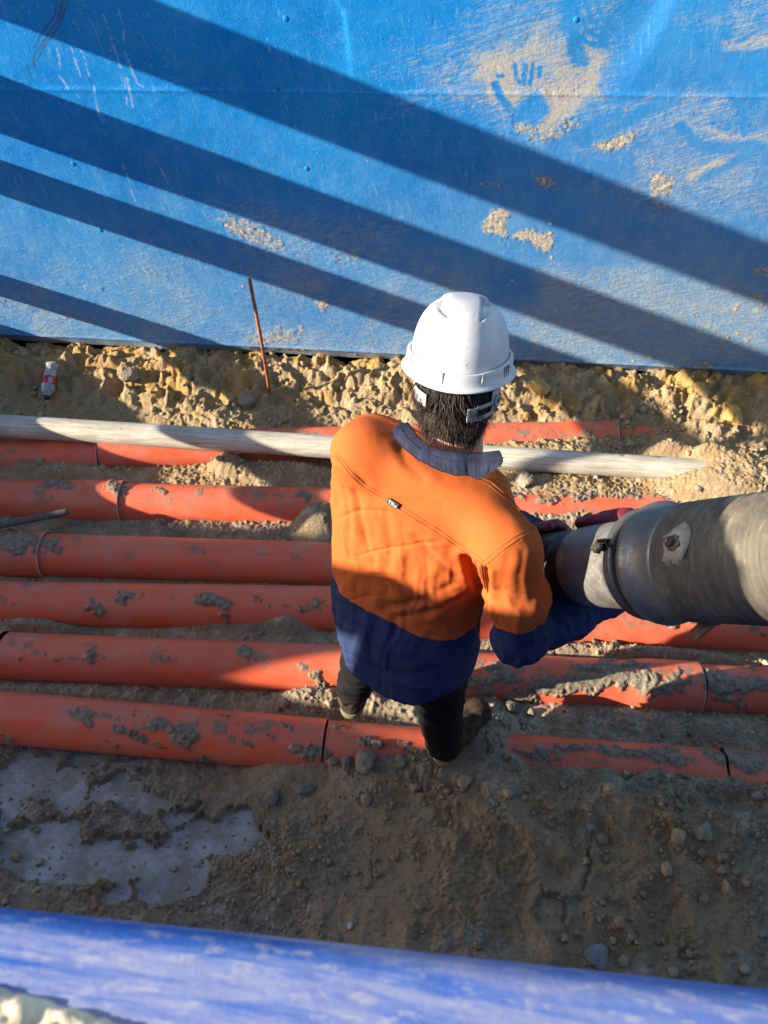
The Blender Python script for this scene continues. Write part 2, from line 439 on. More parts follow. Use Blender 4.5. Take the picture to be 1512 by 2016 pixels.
def wall_mat():
    m = Mt('blue_paint', .55, spec=.05)
    n0 = m.noise(1.6, 4); n1 = m.noise(9, 5, .65); n2 = m.noise(60, 5, .7); n3 = m.noise(260, 3, .65)
    # brushed streaks, two directions
    s1 = m.noise(14, 6, .72, stretch=(1, 1, 7), rot=(0, rad(16), 0), dist=.5)
    s2 = m.noise(10, 6, .72, stretch=(6, 1, 1), rot=(0, rad(12), 0), dist=.4)
    c = m.mix(m.ramp(n0, .3, .7), (.004, .168, .50), (.013, .22, .56))
    c = m.mix(m.ramp(n1, .45, .75, 0, .35), c, (.05, .28, .66))
    c = m.mix(m.ramp(s2, .56, .72, 0, .4), c, (.2, .44, .72))
    sp = m.noise(130, 2, .5)
    c = m.mix(m.math('MULTIPLY', m.ramp(sp, .71, .75), m.ramp(n0, .4, .6, .2, .8)), c, (.55, .62, .68))
    # fine scratches
    k1 = m.noise(26, 2, .5, stretch=(1, 1, 26), rot=(0, rad(52), 0), dist=.7)
    k2 = m.noise(22, 2, .5, stretch=(1, 1, 26), rot=(0, rad(-38), 0), dist=.7)
    kk = m.math('MAXIMUM', m.ramp(k1, .7, .735), m.ramp(k2, .7, .735))
    c = m.mix(m.math('MULTIPLY', kk, .35), c, (.5, .62, .74))
    c = m.mix(m.math('MULTIPLY', m.attr('drip'), m.ramp(n2, .3, .6, .05, .45)), c, (.5, .56, .6))
    du = m.attr('dust')
    t = m.math('ADD', du, m.math('MULTIPLY', m.math('SUBTRACT', m.math('ADD', m.math('MULTIPLY', s1, .65), m.math('MULTIPLY', n2, .35)), .5), 2.3))
    fl = m.math('ADD', m.attr('film'), m.math('MULTIPLY', m.math('SUBTRACT', m.math('ADD', m.math('MULTIPLY', n1, .5), m.math('MULTIPLY', s2, .5)), .5), .7))
    c = m.mix(m.ramp(fl, 0, 1.0, 0, .8), c, (.25, .37, .43))
    c = m.mix(m.ramp(t, .2, .75, 0, .55), c, (.40, .42, .41))
    c = m.mix(m.ramp(m.math('MULTIPLY', t, m.math('ADD', .3, du)), .40, .85, 0, .72), c, (.47, .41, .32))
    cl = m.math('ADD', m.attr('clump'), m.math('MULTIPLY', m.math('SUBTRACT', m.math('ADD', m.math('MULTIPLY', n2, .6), m.math('MULTIPLY', n3, .4)), .5), 2.3))
    ck = m.ramp(cl, .40, .58)
    c = m.mix(ck, c, m.mix(m.ramp(n3, .35, .65), (.46, .38, .27), (.62, .53, .4)))
    c = m.mix(m.math('MULTIPLY', m.attr('tar'), m.ramp(n2, .3, .5)), c, (.05, .035, .025))
    gr = m.attr('grime')
    c = m.mix(m.math('MULTIPLY', gr, m.ramp(n1, .3, .65, .35, .95)), c, (.26, .255, .235))
    h = m.math('ADD', m.math('MULTIPLY', n3, .35), m.math('MULTIPLY', n2, .45))
    h = m.math('ADD', h, m.math('MULTIPLY', m.ramp(t, .3, .8), m.math('MULTIPLY', n3, .8)))
    h = m.math('ADD', h, m.math('MULTIPLY', ck, m.math('ADD', .5, m.math('MULTIPLY', n3, 1.6))))
    return m.out(c, rough=m.math('ADD', .42, m.math('MULTIPLY', m.ramp(t, .2, .7), .4), clamp=True), nrm=m.bump(h, .75, .0042))
M_WALL = wall_mat()
def near_mat():
    m = Mt('blue_paint_worn', .7, spec=.06)
    s = m.noise(5, 7, .7, stretch=(1, 11, 11), dist=.25, rot=(0, 0, rad(5))); n = m.noise(50, 5, .7)
    c = m.mix(m.ramp(n, .3, .7), (.03, .10, .40), (.045, .14, .46))
    c = m.mix(m.ramp(s, .42, .66, 0, .85), c, (.33, .335, .46)); c = m.mix(m.ramp(m.noise(4, 5, .6), .4, .7, 0, .5), c, (.14, .19, .42))
    c = m.mix(m.ramp(m.noise(60, 5, .7, stretch=(1, 3, 3)), .52, .66, 0, .6), c, (.38, .38, .44)); c = m.mix(m.ramp(n, .62, .72, 0, .7), c, (.33, .30, .27))
    return m.out(c, nrm=m.bump(n, .3, .002))
M_NEAR = near_mat()
M_PLATE = simple('blue_plate', (.02, .18, .6), .5, dirt=(.35, .33, .28))
M_CASTER = simple('blue_caster', (.03, .17, .5), .5, dirt=(.35, .3, .22))  # blue steel of the added shadow casters
M_RUST = simple('rusty_steel', (.3, .095, .045), .8, .2, .4, 60, .3)
M_HANDLE = simple('weathered_wood', (.10, .095, .088), .7, 0, .3, 40, .2)

# ------------------------------------------------------------------ far trench wall
YW = 3.45
def far_wall():
    zb, zt = .335, 2.16; x0, x1 = -2.5, 2.2; h = .005
    nx = int((x1-x0)/h)+1; nz = int((zt-zb)/h)+1
    X, Z = np.meshgrid(np.linspace(x0, x1, nx), np.linspace(zb, zt, nz), indexing='ij')
    Zs = Z.copy()
    # bottom edge follows the photo: slightly lower in the middle, torn near x=-1.2
    px, py = proj(np.stack([X, np.full_like(X, YW), Z], -1))
    D = np.zeros_like(X)                       # displacement towards the camera (-Y)
    D += .006*(fbm2(X*1.3, Z*1.6, 11, 3)-.5)*2
    D += .0012*(fbm2(X*22, Z*22, 12, 3)-.5)
    # buckles: surface ramps away then jumps back
    d1 = px-(668+np.clip(py-20, 0, 200)*.12+np.where(py < 20, (py-20)*.9, 0))
    fade = sstep(190, 90, py)
    D -= .006*fade*np.where(d1 < 0, sstep(-110, 0, d1), sstep(16, 0, d1))
    d2 = (px-(1290-(py)*.62))
    D -= .009*sstep(260, 40, py)*np.where(d2 < 0, sstep(-130, 0, d2), sstep(60, 0, d2))
    # weld seam
    ys = 175+np.clip((px-150)/1362, 0, 1)*14
    D += .0035*np.exp(-((py-ys)/4.5)**2)*(.4+.9*vn2(X*14, Z*3, 5))
    D += .0025*(py > ys)
    # bottom fold
    D -= np.where(Z < zb+.06, (zb+.06-Z)*.55, 0)
    D += .004*np.exp(-((Z-zb-.062)/.008)**2)
    dent = np.exp(-((px-335)/45)**2)*np.exp(-((Z-zb)/.05)**2); D += .03*dent
    D += .01*np.exp(-((Z-zb)/.05)**2)*(fbm2(X*4, Z*2, 31, 3)-.5)*2
    # --- masks in the wall's own surface, laid from measured places
    nz1 = fbm2(X*5, Z*5, 21, 4); nz2 = fbm2(X*16, Z*16, 22, 4)
    sm = lambda poly, soft: polymask(px+(nz2-.5)*60, py+(nz1-.5)*50, poly, soft)
    dust = .40*sm([(750, 230), (840, 70), (960, -30), (1110, -40), (1230, 60), (1215, 170), (1185, 250), (1080, 310), (980, 275), (860, 215)], 60)
    dust += .30*(.4+1.2*nz1)*sm([(930, 130), (1080, 60), (1200, 90), (1190, 200), (1080, 290), (960, 200)], 40)
    dust = np.maximum(dust, .5*sm([(1190, 200), (1280, 180), (1330, 240), (1255, 300), (1150, 300)], 25))
    dust = np.maximum(dust, .72*sm([(1345, 330), (1430, 305), (1460, 340), (1400, 370), (1350, 365)], 18))
    dust = np.maximum(dust, .66*sm([(1360, 225), (1420, 245), (1530, 265), (1530, 290), (1400, 275)], 18))
    dust = np.maximum(dust, .66*sm([(1420, 90), (1470, 65), (1540, 60), (1540, 105), (1430, 110)], 16))
    dust = np.maximum(dust, .45*sm([(1300, 20), (1540, 0), (1540, 60), (1320, 60)], 40))
    dust = np.maximum(dust, .42*sm([(1220, 240), (1520, 200), (1540, 420), (1300, 420)], 60))
    brd = sm([(700, 240), (820, 60), (940, -60), (1560, -60), (1560, 460), (1280, 440), (1060, 330), (900, 260)], 110)*sstep(.38, .66, fbm2(X*3.2+Z*1.5, Z*5, 35, 4))
    dust = np.maximum(dust, .50*brd)
    low = sstep(330, 690, py)
    dust = np.maximum(dust, .1+.48*low*(.55+.9*(nz1-.35)))
    dust = np.maximum(dust, .55*sm([(1060, 500), (1540, 560), (1540, 735), (1000, 735)], 50))
    dust = np.maximum(dust, .4*sm([(380, 380), (820, 430), (780, 560), (480, 520)], 50))
    def strokes(pts, w): return sstep(w*1.25, w*.25, segdist2(px+(nz2-.5)*10, py+(nz2-.5)*10, pts))
    clean = np.zeros_like(dust)
    for pts, wd in (([(1120, -10), (1126, 50), (1135, 105), (1142, 118)], 20), ([(1150, -10), (1165, 40), (1200, 72)], 5), ([(1172, -5), (1188, 40), (1215, 60)], 5),
                    ([(1140, 30), (1158, 62), (1195, 85)], 6), ([(1135, 60), (1155, 85), (1195, 94)], 6),
                    ([(1016, 128), (1017, 152), (1022, 162)], 4.5), ([(1034, 124), (1030, 145), (1029, 163)], 5), ([(1049, 126), (1044, 146), (1042, 164)], 5), ([(1062, 132), (1058, 148)], 5),
                    ([(975, 165), (984, 190), (1003, 213), (1024, 226)], 9), ([(978, 148), (990, 150)], 5), ([(1022, 226), (1040, 210), (1052, 200), (1065, 215), (1045, 228)], 22),
                    ([(1095, 290), (1160, 258), (1215, 225)], 15), ([(1150, 280), (1200, 262), (1260, 225)], 12), ([(1250, 175), (1280, 90), (1310, -10)], 28), ([(1230, 240), (1300, 200), (1330, 150)], 16),
                    ([(1440, 190), (1462, 215), (1463, 260)], 8), ([(1340, 250), (1380, 290), (1500, 290)], 13), ([(1380, 350), (1440, 325), (1480, 300)], 10)):
        clean = np.maximum(clean, strokes(pts, wd))
    clean *= sstep(.12, .5, fbm2(X*40, Z*40, 33, 3)+.12)
    dust *= 1-.72*clean
    clump = np.zeros_like(dust)
    for poly, a in (([(945, 445), (965, 412), (1003, 410), (1004, 440), (1000, 462), (985, 466), (950, 462)], .62), ([(1000, 462), (1040, 445), (1060, 455), (1092, 452), (1094, 480), (1070, 500), (1040, 478), (1005, 470)], .62),
                    ([(1165, 285), (1195, 268), (1255, 258), (1255, 272), (1210, 298), (1170, 295)], .6), ([(1280, 345), (1310, 335), (1330, 350), (1320, 385), (1280, 395)], .55),
                    ([(1275, 390), (1330, 390), (1320, 420), (1275, 425)], .42), ([(1050, 340), (1100, 345), (1095, 378), (1055, 372)], .5), ([(935, 355), (1000, 358), (1000, 372), (940, 372)], .42),
                    ([(425, 425), (480, 425), (555, 470), (570, 500), (520, 490), (440, 455)], .5), ([(640, 480), (720, 490), (700, 530), (650, 520)], .38),
                    ([(615, 590), (640, 580), (652, 600), (640, 622), (628, 612)], .62), ([(655, 585), (705, 580), (700, 600), (660, 602)], .4),
                    ([(250, 522), (290, 528), (335, 540), (330, 545), (260, 532)], .55), ([(180, 545), (208, 560), (195, 568)], .55),
                    ([(470, 655), (560, 640), (600, 655), (590, 672), (480, 680)], .45), ([(120, 610), (180, 625), (170, 640), (110, 630)], .45),
                    ([(0, 580), (15, 590), (10, 605), (0, 605)], .5), ([(1360, 705), (1400, 700), (1412, 730), (1370, 735)], .5), ([(1240, 610), (1250, 612), (1248, 622), (1238, 620)], .6),
                    ([(1430, 570), (1512, 575), (1512, 592), (1440, 580)], .5), ([(1480, 520), (1520, 520), (1520, 550), (1480, 545)], .48), ([(980, 470), (1000, 475), (1010, 490), (990, 490)], .4),
                    ([(1050, 170), (1200, 175), (1195, 195), (1060, 190)], .42), ([(1000, 230), (1150, 230), (1110, 300), (1000, 262)], .45)):
        clump = np.maximum(clump, a*polymask(px+(nz2-.5)*14, py+(nz2-.5)*14, poly, 9))
    ring = np.exp(-((np.hypot((px-568)/24, (py-650)/19)-1)/.22)**2)*(py > 640); clump = np.maximum(clump, .6*ring)
    clump = np.maximum(clump, .55*np.exp(-((py-(662+(px-0)*.045))/5)**2)*(fbm2(X*6, Z*3, 41, 3) > .53)*(px > 60))
    sx_, sy_ = px[...], py[...]
    for (a, b, r) in ((1447, 608, 7), (1452, 600, 5), (1490, 610, 7), (1500, 600, 6), (1396, 645, 5), (1450, 655, 5), (1432, 665, 5), (1470, 670, 5), (1083, 440, 5), (1085, 507, 5), (1280, 705, 6), (1325, 740, 5), (1246, 710, 5), (700, 700, 5), (1008, 552, 4), (478, 563, 4), (722, 316, 3)):
        clump = np.maximum(clump, .95*sstep(r, r*.5, np.hypot(px-a, py-b)))
    clump *= 1-.9*clean
    cn = fbm2(X*60, Z*60, 51, 3)
    D += .0022*sstep(.35, .6, clump+(cn-.5)*1.2)*(.35+1.1*vn2(X*170, Z*170, 8))
    D += .0016*sstep(.3, .8, dust+(fbm2(X*30+Z*8, Z*90, 52, 3)-.5)*1.3)*vn2(X*150, Z*150, 9)
    film = .02+.55*sstep(60, 700, py)*(.75+.5*(nz1-.5))+.18*sstep(700, 1300, px)*sstep(900, 200, py)
    drip = np.zeros_like(dust)
    for pts in ([(112, 95), (118, 150), (136, 175)], [(140, 90), (150, 130), (158, 150)], [(157, 98), (170, 130), (185, 170), (196, 220), (213, 268)], [(205, 30), (225, 90), (246, 165), (252, 225)], [(235, 20), (250, 110), (270, 165), (282, 170)], [(240, 320), (262, 375), (268, 395)], [(240, 130), (252, 165), (262, 210)], [(525, 75), (530, 100)], [(300, 300), (330, 360)]):
        drip = np.maximum(drip, sstep(2.6, .8, segdist2(px+(nz2-.5)*10, py, pts))*sstep(.42, .6, fbm2(X*30, Z*30, 34, 2)+.1))
    tar = np.zeros_like(dust)
    for pts in ([(125, 0), (118, 30), (100, 62), (80, 85), (66, 108), (66, 132)], [(133, 5), (122, 35), (105, 68), (85, 95), (72, 118)], [(112, 0), (108, 30), (92, 55), (76, 72), (66, 95)], [(128, 18), (112, 55), (98, 78)], [(120, 5), (113, 40), (95, 70), (78, 96)], [(50, 128), (60, 155)]):
        tar = np.maximum(tar, .8*sstep(2.4, .6, segdist2(px+(nz2-.5)*6, py, pts)))
    tar = np.maximum(tar, sstep(5, 2, np.hypot(px-548, py-176)))
    D += tar*.0008
    grime = sstep(zb+.07, zb+.03, Z)*.9
    Vx = np.stack([X, YW-D, Z], -1)
    V = Vx.reshape(-1, 3)
    root = thing('trench_shield_wall', 'tall blue painted steel trench wall streaked with sand and a smeared handprint', 'trench wall', (0, YW, zb))
    mk('panel', V, gridF(nx, nz)[:, ::-1], M_WALL, root, {k: v.ravel() for k, v in dict(film=film, dust=dust, clump=clump, drip=drip, tar=tar, grime=grime).items()})
    # depth of the shield: back, top and bottom faces
    b, f = box((-.15, YW+.075, (zb+zt)/2+.02), 4.68, .1, zt-zb-.02); mk('core', b, f, M_PLATE, root, smooth=False)
    for (a, c) in ((563, 38), (145, 322), (603, 332), (30, 38), (1135, 40), (198, 452)):
        i = np.unravel_index(np.argmin((px-a)**2+(py-c)**2), px.shape); p = Vx[i]
        prof = [(0.004, .0125), (-.0008, .0112), (-.0022, .008), (-.003, .004), (-.0031, .0005)]
        v, f = lathe(p, (0, 1, 0), prof, 18); mk('plug_weld', v, f, M_WALL, root, {'film': np.full(len(v), .08)})
    return root
far_wall()
# the shield goes on to the left and right as further panels
b, f = box((-6.25, YW+.07, 1.2), 7.4, .14, 2.1); tag(mk('trench_shield_wall', b, f, M_PLATE, smooth=False, loc=(-6.25, YW, .15)), 'plain blue steel trench wall running on past the left end of the dusty one', 'trench wall')
b, f = box((4.2, YW+.07, 1.2), 3.9, .14, 2.1); tag(mk('trench_shield_wall', b, f, M_PLATE, smooth=False, loc=(4.2, YW, .15)), 'plain blue steel trench wall running on past the right end of the dusty one', 'trench wall')

# ------------------------------------------------------------------ near trench wall (under the camera)
ZN = 2.3
nA, nB = onZ(0, 1783, ZN-.012), onZ(1512, 1944, ZN-.012)
nd = (nB-nA)/np.linalg.norm(nB-nA); nn = np.array([-nd[1], nd[0], 0])   # nn points to +Y
def near_y(x): return nA[1]+nd[1]/nd[0]*(x-nA[0])
def near_wall():
    prof = [(0, -2.0), (0, -1.2), (0, -.3), (0, -.06)]+[(-.018*(1-math.cos(t)), -.018+.018*math.sin(t)) for t in np.linspace(0, math.pi/2, 10)]
    prof += [(-.03, 0.0005), (-.045, 0.001), (-.06, 0.001), (-.08, 0), (-.10, -.001), (-.12, -.003), (-.135, -.02), (-.14, -.06), (-.14, -.5), (-.14, -2)]
    prof = np.array(prof); xs = np.concatenate([np.linspace(-3.35, -1.2, 20), np.linspace(-1.19, 1.3, 220), np.linspace(1.32, 5, 20)])
    P = []
    for x in xs:
        base = np.array([x, near_y(x), ZN])
        wob = .0035*(fbm2(np.array([x*3.0]), np.array([1.0]), 61, 3)[0]-.5)
        P.append(base+prof[:, :1]*nn+np.array([0, 0, 1])*(prof[:, 1:]+wob*(prof[:, 1:] > -.1)))
    V = np.array(P).reshape(-1, 3)
    root = thing('trench_shield_wall', 'blue steel trench wall in the foreground with worn rounded top edge and sand on it', 'trench wall', (0, near_y(0), .1))
    mk('panel', V, gridF(len(xs), len(prof)), M_NEAR, root)
    # added plate, unseen past the left of the frame, casts shade on the hose
    K = [(.0, -.3), (.0, .0), (.10, .12), (.26, .13), (.37, .08), (.39, -.06), (.36, -.2), (.26, -.27), (.08, -.33)]
    c0 = np.array([-1.5, near_y(-1.5), ZN]); Vl = []
    for s in (-.025, .025): Vl += [c0+np.array([s, y, z]) for y, z in K]
    k = len(K); Fl = [list(range(k))[::-1], list(range(k, 2*k))]+[[i, (i+1) % k, k+(i+1) % k, k+i] for i in range(k)]
    mk('shade_plate', Vl, Fl, M_CASTER, root, smooth=False)
    # lumpy sand lying on the top
    nu, nv = 640, 70
    U = np.linspace(-1.0, .12, nu); W = np.linspace(.030, .138, nv)
    X, Y = np.meshgrid(U, W, indexing='ij')
    edge = .033+.006*(fbm2(X*9, X*0, 62, 3)-.5)*2+.028*sstep(-.25, .0, X)
    hgt = sstep(0, .012, Y-edge)*(.006+.007*fbm2(X*120, Y*120, 63, 4))*sstep(.05, -.1, X+(fbm2(Y*50, X*4, 64, 2)-.5)*.2)*sstep(.138, .128, Y)-.003
    base = np.stack([X, near_y(X), np.full_like(X, ZN)], -1)
    V = base-Y[..., None]*nn+hgt[..., None]*np.array([0, 0, 1.0])
    o = mk('sand_strip', V.reshape(-1, 3), gridF(nu, nv)[:, ::-1], simple('pale_sand', (.62, .54, .40), .95, 0, .25, 60, .4, .003, .2), kind='stuff')
near_wall()

# ------------------------------------------------------------------ pipes: layout first (the ground needs it)
RP = .0975
def row(a, b, zc=.0975):
    A = onZ(*a, zc); B = onZ(*b, zc); return A, (B-A)/(B[0]-A[0])
ROWS = {  # point and direction per unit x
    'P1': row((0, 905), (1210, 873), .115), 'P2': row((20, 985), (640, 1000)), 'P2r': row((640, 1000), (1300, 1012)),
    'P3': row((60, 1091), (600, 1109)), 'P4': row((200, 1192), (600, 1198)), 'P4r': row((600, 1198), (1400, 1236)), 'P5': row((60, 1294), (600, 1315)), 'P5r': row((600, 1315), (1400, 1357)),
    'P6': row((10, 1412), (640, 1468)), 'P6r': row((640, 1470), (1512, 1535))}
def rowpt(k, x): A, d = ROWS[k]; return A+d*(x-A[0])
# extents: key, row, x from pixel start/end
def xat(k, px):
    A, d = ROWS[k]
    lo, hi = -4.0, 4.0
    for _ in range(40):
        m = (lo+hi)/2
        if proj(rowpt(k, m))[0] < px: lo = m
        else: hi = m
    return (lo+hi)/2
W_A, W_B = onZ(0, 838, .275), onZ(1372, 926, .245); W_R = .057
PIPES = []   # (V function) filled below; for height tests
def pipe_height(X, Y):
    H = np.full(X.shape, -1.0)
    for k, (xa, xb) in {'P1': (-4, 2.5), 'P2': (-4, -.2), 'P2r': (-.2, 2.5), 'P3': (-4, 2.5), 'P4': (-4, -.2), 'P4r': (-.2, 2.5), 'P5': (-4, -.2), 'P5r': (-.2, 2.5), 'P6': (-4, -.2), 'P6r': (-.2, 2.5)}.items():
        A, d = ROWS[k]; yc = A[1]+d[1]*(X-A[0]); zc = A[2]+d[2]*(X-A[0])
        t = RP**2-(Y-yc)**2
        H = np.where((t > 0) & (X >= xa) & (X <= xb), np.maximum(H, zc+np.sqrt(np.maximum(t, 0))), H)
    return H

# ------------------------------------------------------------------ ground
MOUNDS = [  # px,py,z guess, rx, ry, height reached
    (630, 1015, .15, .10, .12, .21), (655, 985, .15, .12, .1, .17), (560, 925, .17, .28, .07, .2), (90, 915, .15, .35, .06, .17),
    (450, 910, .17, .08, .06, .215), (915, 1000, .15, .2, .14, .2), (1080, 955, .18, .3, .06, .215), (1120, 885, .22, .3, .05, .235),
    (1450, 905, .33, .22, .10, .39), (1392, 918, .26, .10, .09, .40), (1320, 880, .3, .13, .045, .34), (1450, 985, .2, .14, .05, .24), (1440, 955, .25, .24, .1, .3), (1330, 935, .22, .2, .05, .235), (1512, 930, .3, .3, .16, .33),
    (600, 1500, .08, .10, .07, .17), (700, 1505, .1, .13, .055, .155), (560, 1520, .06, .12, .06, .12), (790, 1505, .12, .12, .06, .17),
    (935, 1450, .2, .14, .13, .235), (870, 1500, .18, .12, .09, .192), (960, 1400, .17, .1, .1, .16), (700, 1375, .12, .3, .05, .135), (610, 1375, .12, .12, .05, .15),
    (990, 1600, .19, .2, .12, .215), (1250, 1590, .19, .2, .06, .205), (1440, 1585, .14, .12, .04, .13), (1420, 1650, .14, .2, .07, .19),
    (830, 1600, .1, .25, .08, .14), (1300, 1760, .14, .2, .1, .17), (640, 1700, .06, .3, .15, .09), (480, 730, .33, .08, .06, .33), (300, 1225, .1, .0, .0, .1),
    (430, 1225, .1, .25, .03, .12), (560, 1228, .1, .12, .035, .15), (60, 1230, .1, .2, .03, .13), (1250, 1285, .1, .5, .035, .13), (1220, 1415, .1, .5, .05, .11), (1450, 1440, .12, .2, .06, .14),
    (140, 1365, .08, .4, .04, .1), (400, 1045, .1, .5, .04, .09), (130, 1050, .08, .2, .04, .1)]
SLAB = [(40, 1520, 70, 55), (20, 1600, 30, 60), (200, 1505, 75, 16), (255, 1560, 80, 28), (95, 1655, 70, 55), (60, 1690, 60, 40), (200, 1700, 120, 42), (320, 1725, 75, 55), (420, 1645, 95, 42), (275, 1570, 40, 25), (370, 1585, 45, 22), (215, 1765, 40, 26), (140, 1560, 50, 50), (470, 1625, 50, 28), (330, 1690, 80, 40), (120, 1720, 70, 30)]
def ground_fn(X, Y):
    gl = np.interp(Y, [0, .9, 1.15, 1.22, 1.3, 1.5, 1.8, 2.05, 2.33, 2.65, 2.85, 3.0, 3.2, 3.33, 3.41, 3.5], [.035, .03, .03, .03, .03, .06, .065, .045, .07, .12, .13, .18, .24, .31, .32, .31])
    gr = np.interp(Y, [0, 1.0, 1.15, 1.25, 1.30, 1.335, 1.5, 1.8, 2.05, 2.33, 2.5, 2.65, 2.9, 3.1, 3.2, 3.33, 3.41, 3.5], [.14, .17, .185, .186, .170, .13, .09, .075, .07, .1, .15, .19, .2, .22, .26, .335, .34, .33])
    wr = sstep(-.5, .2, X+(fbm2(X*2, Y*2, 1, 2)-.5)*.4)
    z = gl+(gr-gl)*wr
    for (a, b, zz, rx, ry, h) in MOUNDS:
        if rx == 0: continue
        p = onZ(a, b, zz); q = np.exp(-(((X-p[0])/rx)**2+((Y-p[1])/ry)**2)**1.3)
        z = z+(h-z)*q
    z = z+.055*(fbm2(X*2.7+3, Y*3.1, 14, 3)-.5)*sstep(1.2, 1.0, Y)*wr
    bank = sstep(2.95, 3.25, Y+(fbm2(X*3, Y*3, 2, 2)-.5)*.15)
    front = sstep(1.3, 1.1, Y)
    rough = .35+.65*sstep(.4, .6, fbm2(X*2.3, Y*2.3, 3, 3))
    z = z+.03*(fbm2(X*4, Y*4, 4, 3)-.5)*(.6+.7*bank)
    rg = 1-np.abs(2*fbm2(X*7, Y*7, 5, 4)-1)
    z = z+(rg-.8)*.05*(.7*front*wr+.5*bank+.2)
    w1, i1 = worley2(X*16+fbm2(X*20, Y*20, 6, 2)*.8, Y*16+fbm2(X*20, Y*20, 7, 2)*.8, 20)
    w0, i0 = worley2(X*8+fbm2(X*12, Y*12, 16, 3)*1.1, Y*9+fbm2(X*12, Y*12, 17, 3)*1.1, 50)
    z = z+np.clip(.30-w0*w0, 0, 1)*.10*(i0 > .5)*bank
    z = z+np.sqrt(np.clip(.36-w1*w1, 0, 1))*.034*(i1 > .6)*rough*(.3+.9*bank+.45*front*wr)
    w2, i2 = worley2(X*38+fbm2(X*50, Y*50, 8, 2)*.9, Y*38, 30)
    z = z+np.sqrt(np.clip(.3-w2*w2, 0, 1))*.019*(i2 > .45)*rough*(.7-.45*bank)
    w3, i3 = worley2(X*85+fbm2(X*90, Y*90, 9, 2)*.9, Y*85, 40)
    gran = sstep(.42, .58, fbm2(X*3.1+7, Y*3.1, 18, 3))
    z = z+np.sqrt(np.clip(.3-w3*w3, 0, 1))*.013*(i3 > .3)*(.25+.75*gran)*(1-.75*bank)
    z = z+.006*(fbm2(X*60, Y*60, 10, 3)-.5)
    px, py = proj(np.stack([X, Y, z], -1))
    # low ridges and cracks in the trampled soil
    for pts, h, wd in (([(880, 1575), (990, 1605), (1080, 1650), (1130, 1690), (1160, 1780), (1230, 1830), (1260, 1860)], .016, 13), ([(1180, 1555), (1260, 1600), (1330, 1612), (1420, 1665)], .014, 12), ([(1000, 1470), (1030, 1530), (1090, 1600)], .012, 12), ([(760, 1640), (860, 1610), (930, 1620)], .012, 14)):
        z = z+h*np.exp(-(segdist2(px+(fbm2(X*14, Y*14, 71, 2)-.5)*50, py, pts)/wd)**2)
    for pts, h, wd in (([(1160, 1640), (1163, 1700), (1150, 1750)], .02, 5), ([(1030, 1745), (1060, 1730), (1075, 1760)], .01, 3), ([(730, 1700), (745, 1735), (760, 1720)], .01, 3), ([(975, 1690), (985, 1725)], .012, 4)):
        z = z-h*np.exp(-(segdist2(px+(fbm2(X*24, Y*24, 72, 2)-.5)*24, py, pts)/wd)**2)
    # heel print
    r = np.hypot((px-1085)/36, (py-1792)/34); z = z-.02*sstep(1.05, .85, r)+.006*np.exp(-((r-1.2)/.15)**2)
    r = np.maximum(np.abs(px-1135)/26, np.abs(py-1800)/36); z = z-.014*sstep(1.05, .85, r)
    r = np.hypot((px-612)/30, (py-1392)/22); z = z-.012*sstep(1.0, .8, r)
    # scraped-clean places where the slab shows
    sl = np.zeros_like(z)
    wx = px+(fbm2(X*9, Y*9, 81, 4)-.5)*120; wy = py+(fbm2(X*9, Y*9, 82, 4)-.5)*90
    for (a, b, rx, ry) in SLAB: sl = np.maximum(sl, sstep(1.25, .75, np.hypot((wx-a)/rx, (wy-b)/ry)))
    sl *= sstep(1.36, 1.3, Y)
    fr = fbm2(X*70, Y*70, 83, 3)
    bare = sstep(.28, .78, sl+((fr-.5)*1.0+(fbm2(X*160, Y*160, 85, 2)-.5)*.35)*sstep(.08, .35, sl))
    zs = .022+.022*fbm2(X*30, Y*30, 84, 3)+np.clip(z-.05, 0, .05)*.8
    lf = sstep(.25, -.35, X)*front
    z = z*(1-lf)+np.minimum(z, .035+zs)*lf
    z = z*(1-bare)+.004*bare
    rb_ = 1-np.abs(2*fbm2(X*9+fbm2(X*14, Y*14, 88, 2), Y*10, 98, 4)-1); z = z+.07*(fbm2(X*2.6, Y*1.5, 97, 3)-.5)*sstep(3.1, 3.35, Y); z = z+bank*((rb_-.75)*.075+(fbm2(X*60, Y*60, 99, 4)-.5)*.010)
    yel = sstep(3.06, 3.30, Y+(fbm2(X*5, Y*5, 91, 4)-.5)*.42)*(.25+.75*sstep(.4, .6, fbm2(X*9, Y*9, 92, 3)))
    yel = np.maximum(yel, .45*sstep(2.3, 2.9, Y))
    brown_lift = .75*front*sstep(.42, .62, fbm2(X*2.2, Y*2.2, 93, 4))*(.35+.65*wr)  # brown patches on the front only, also lifting its shade
    return z, yel, brown_lift
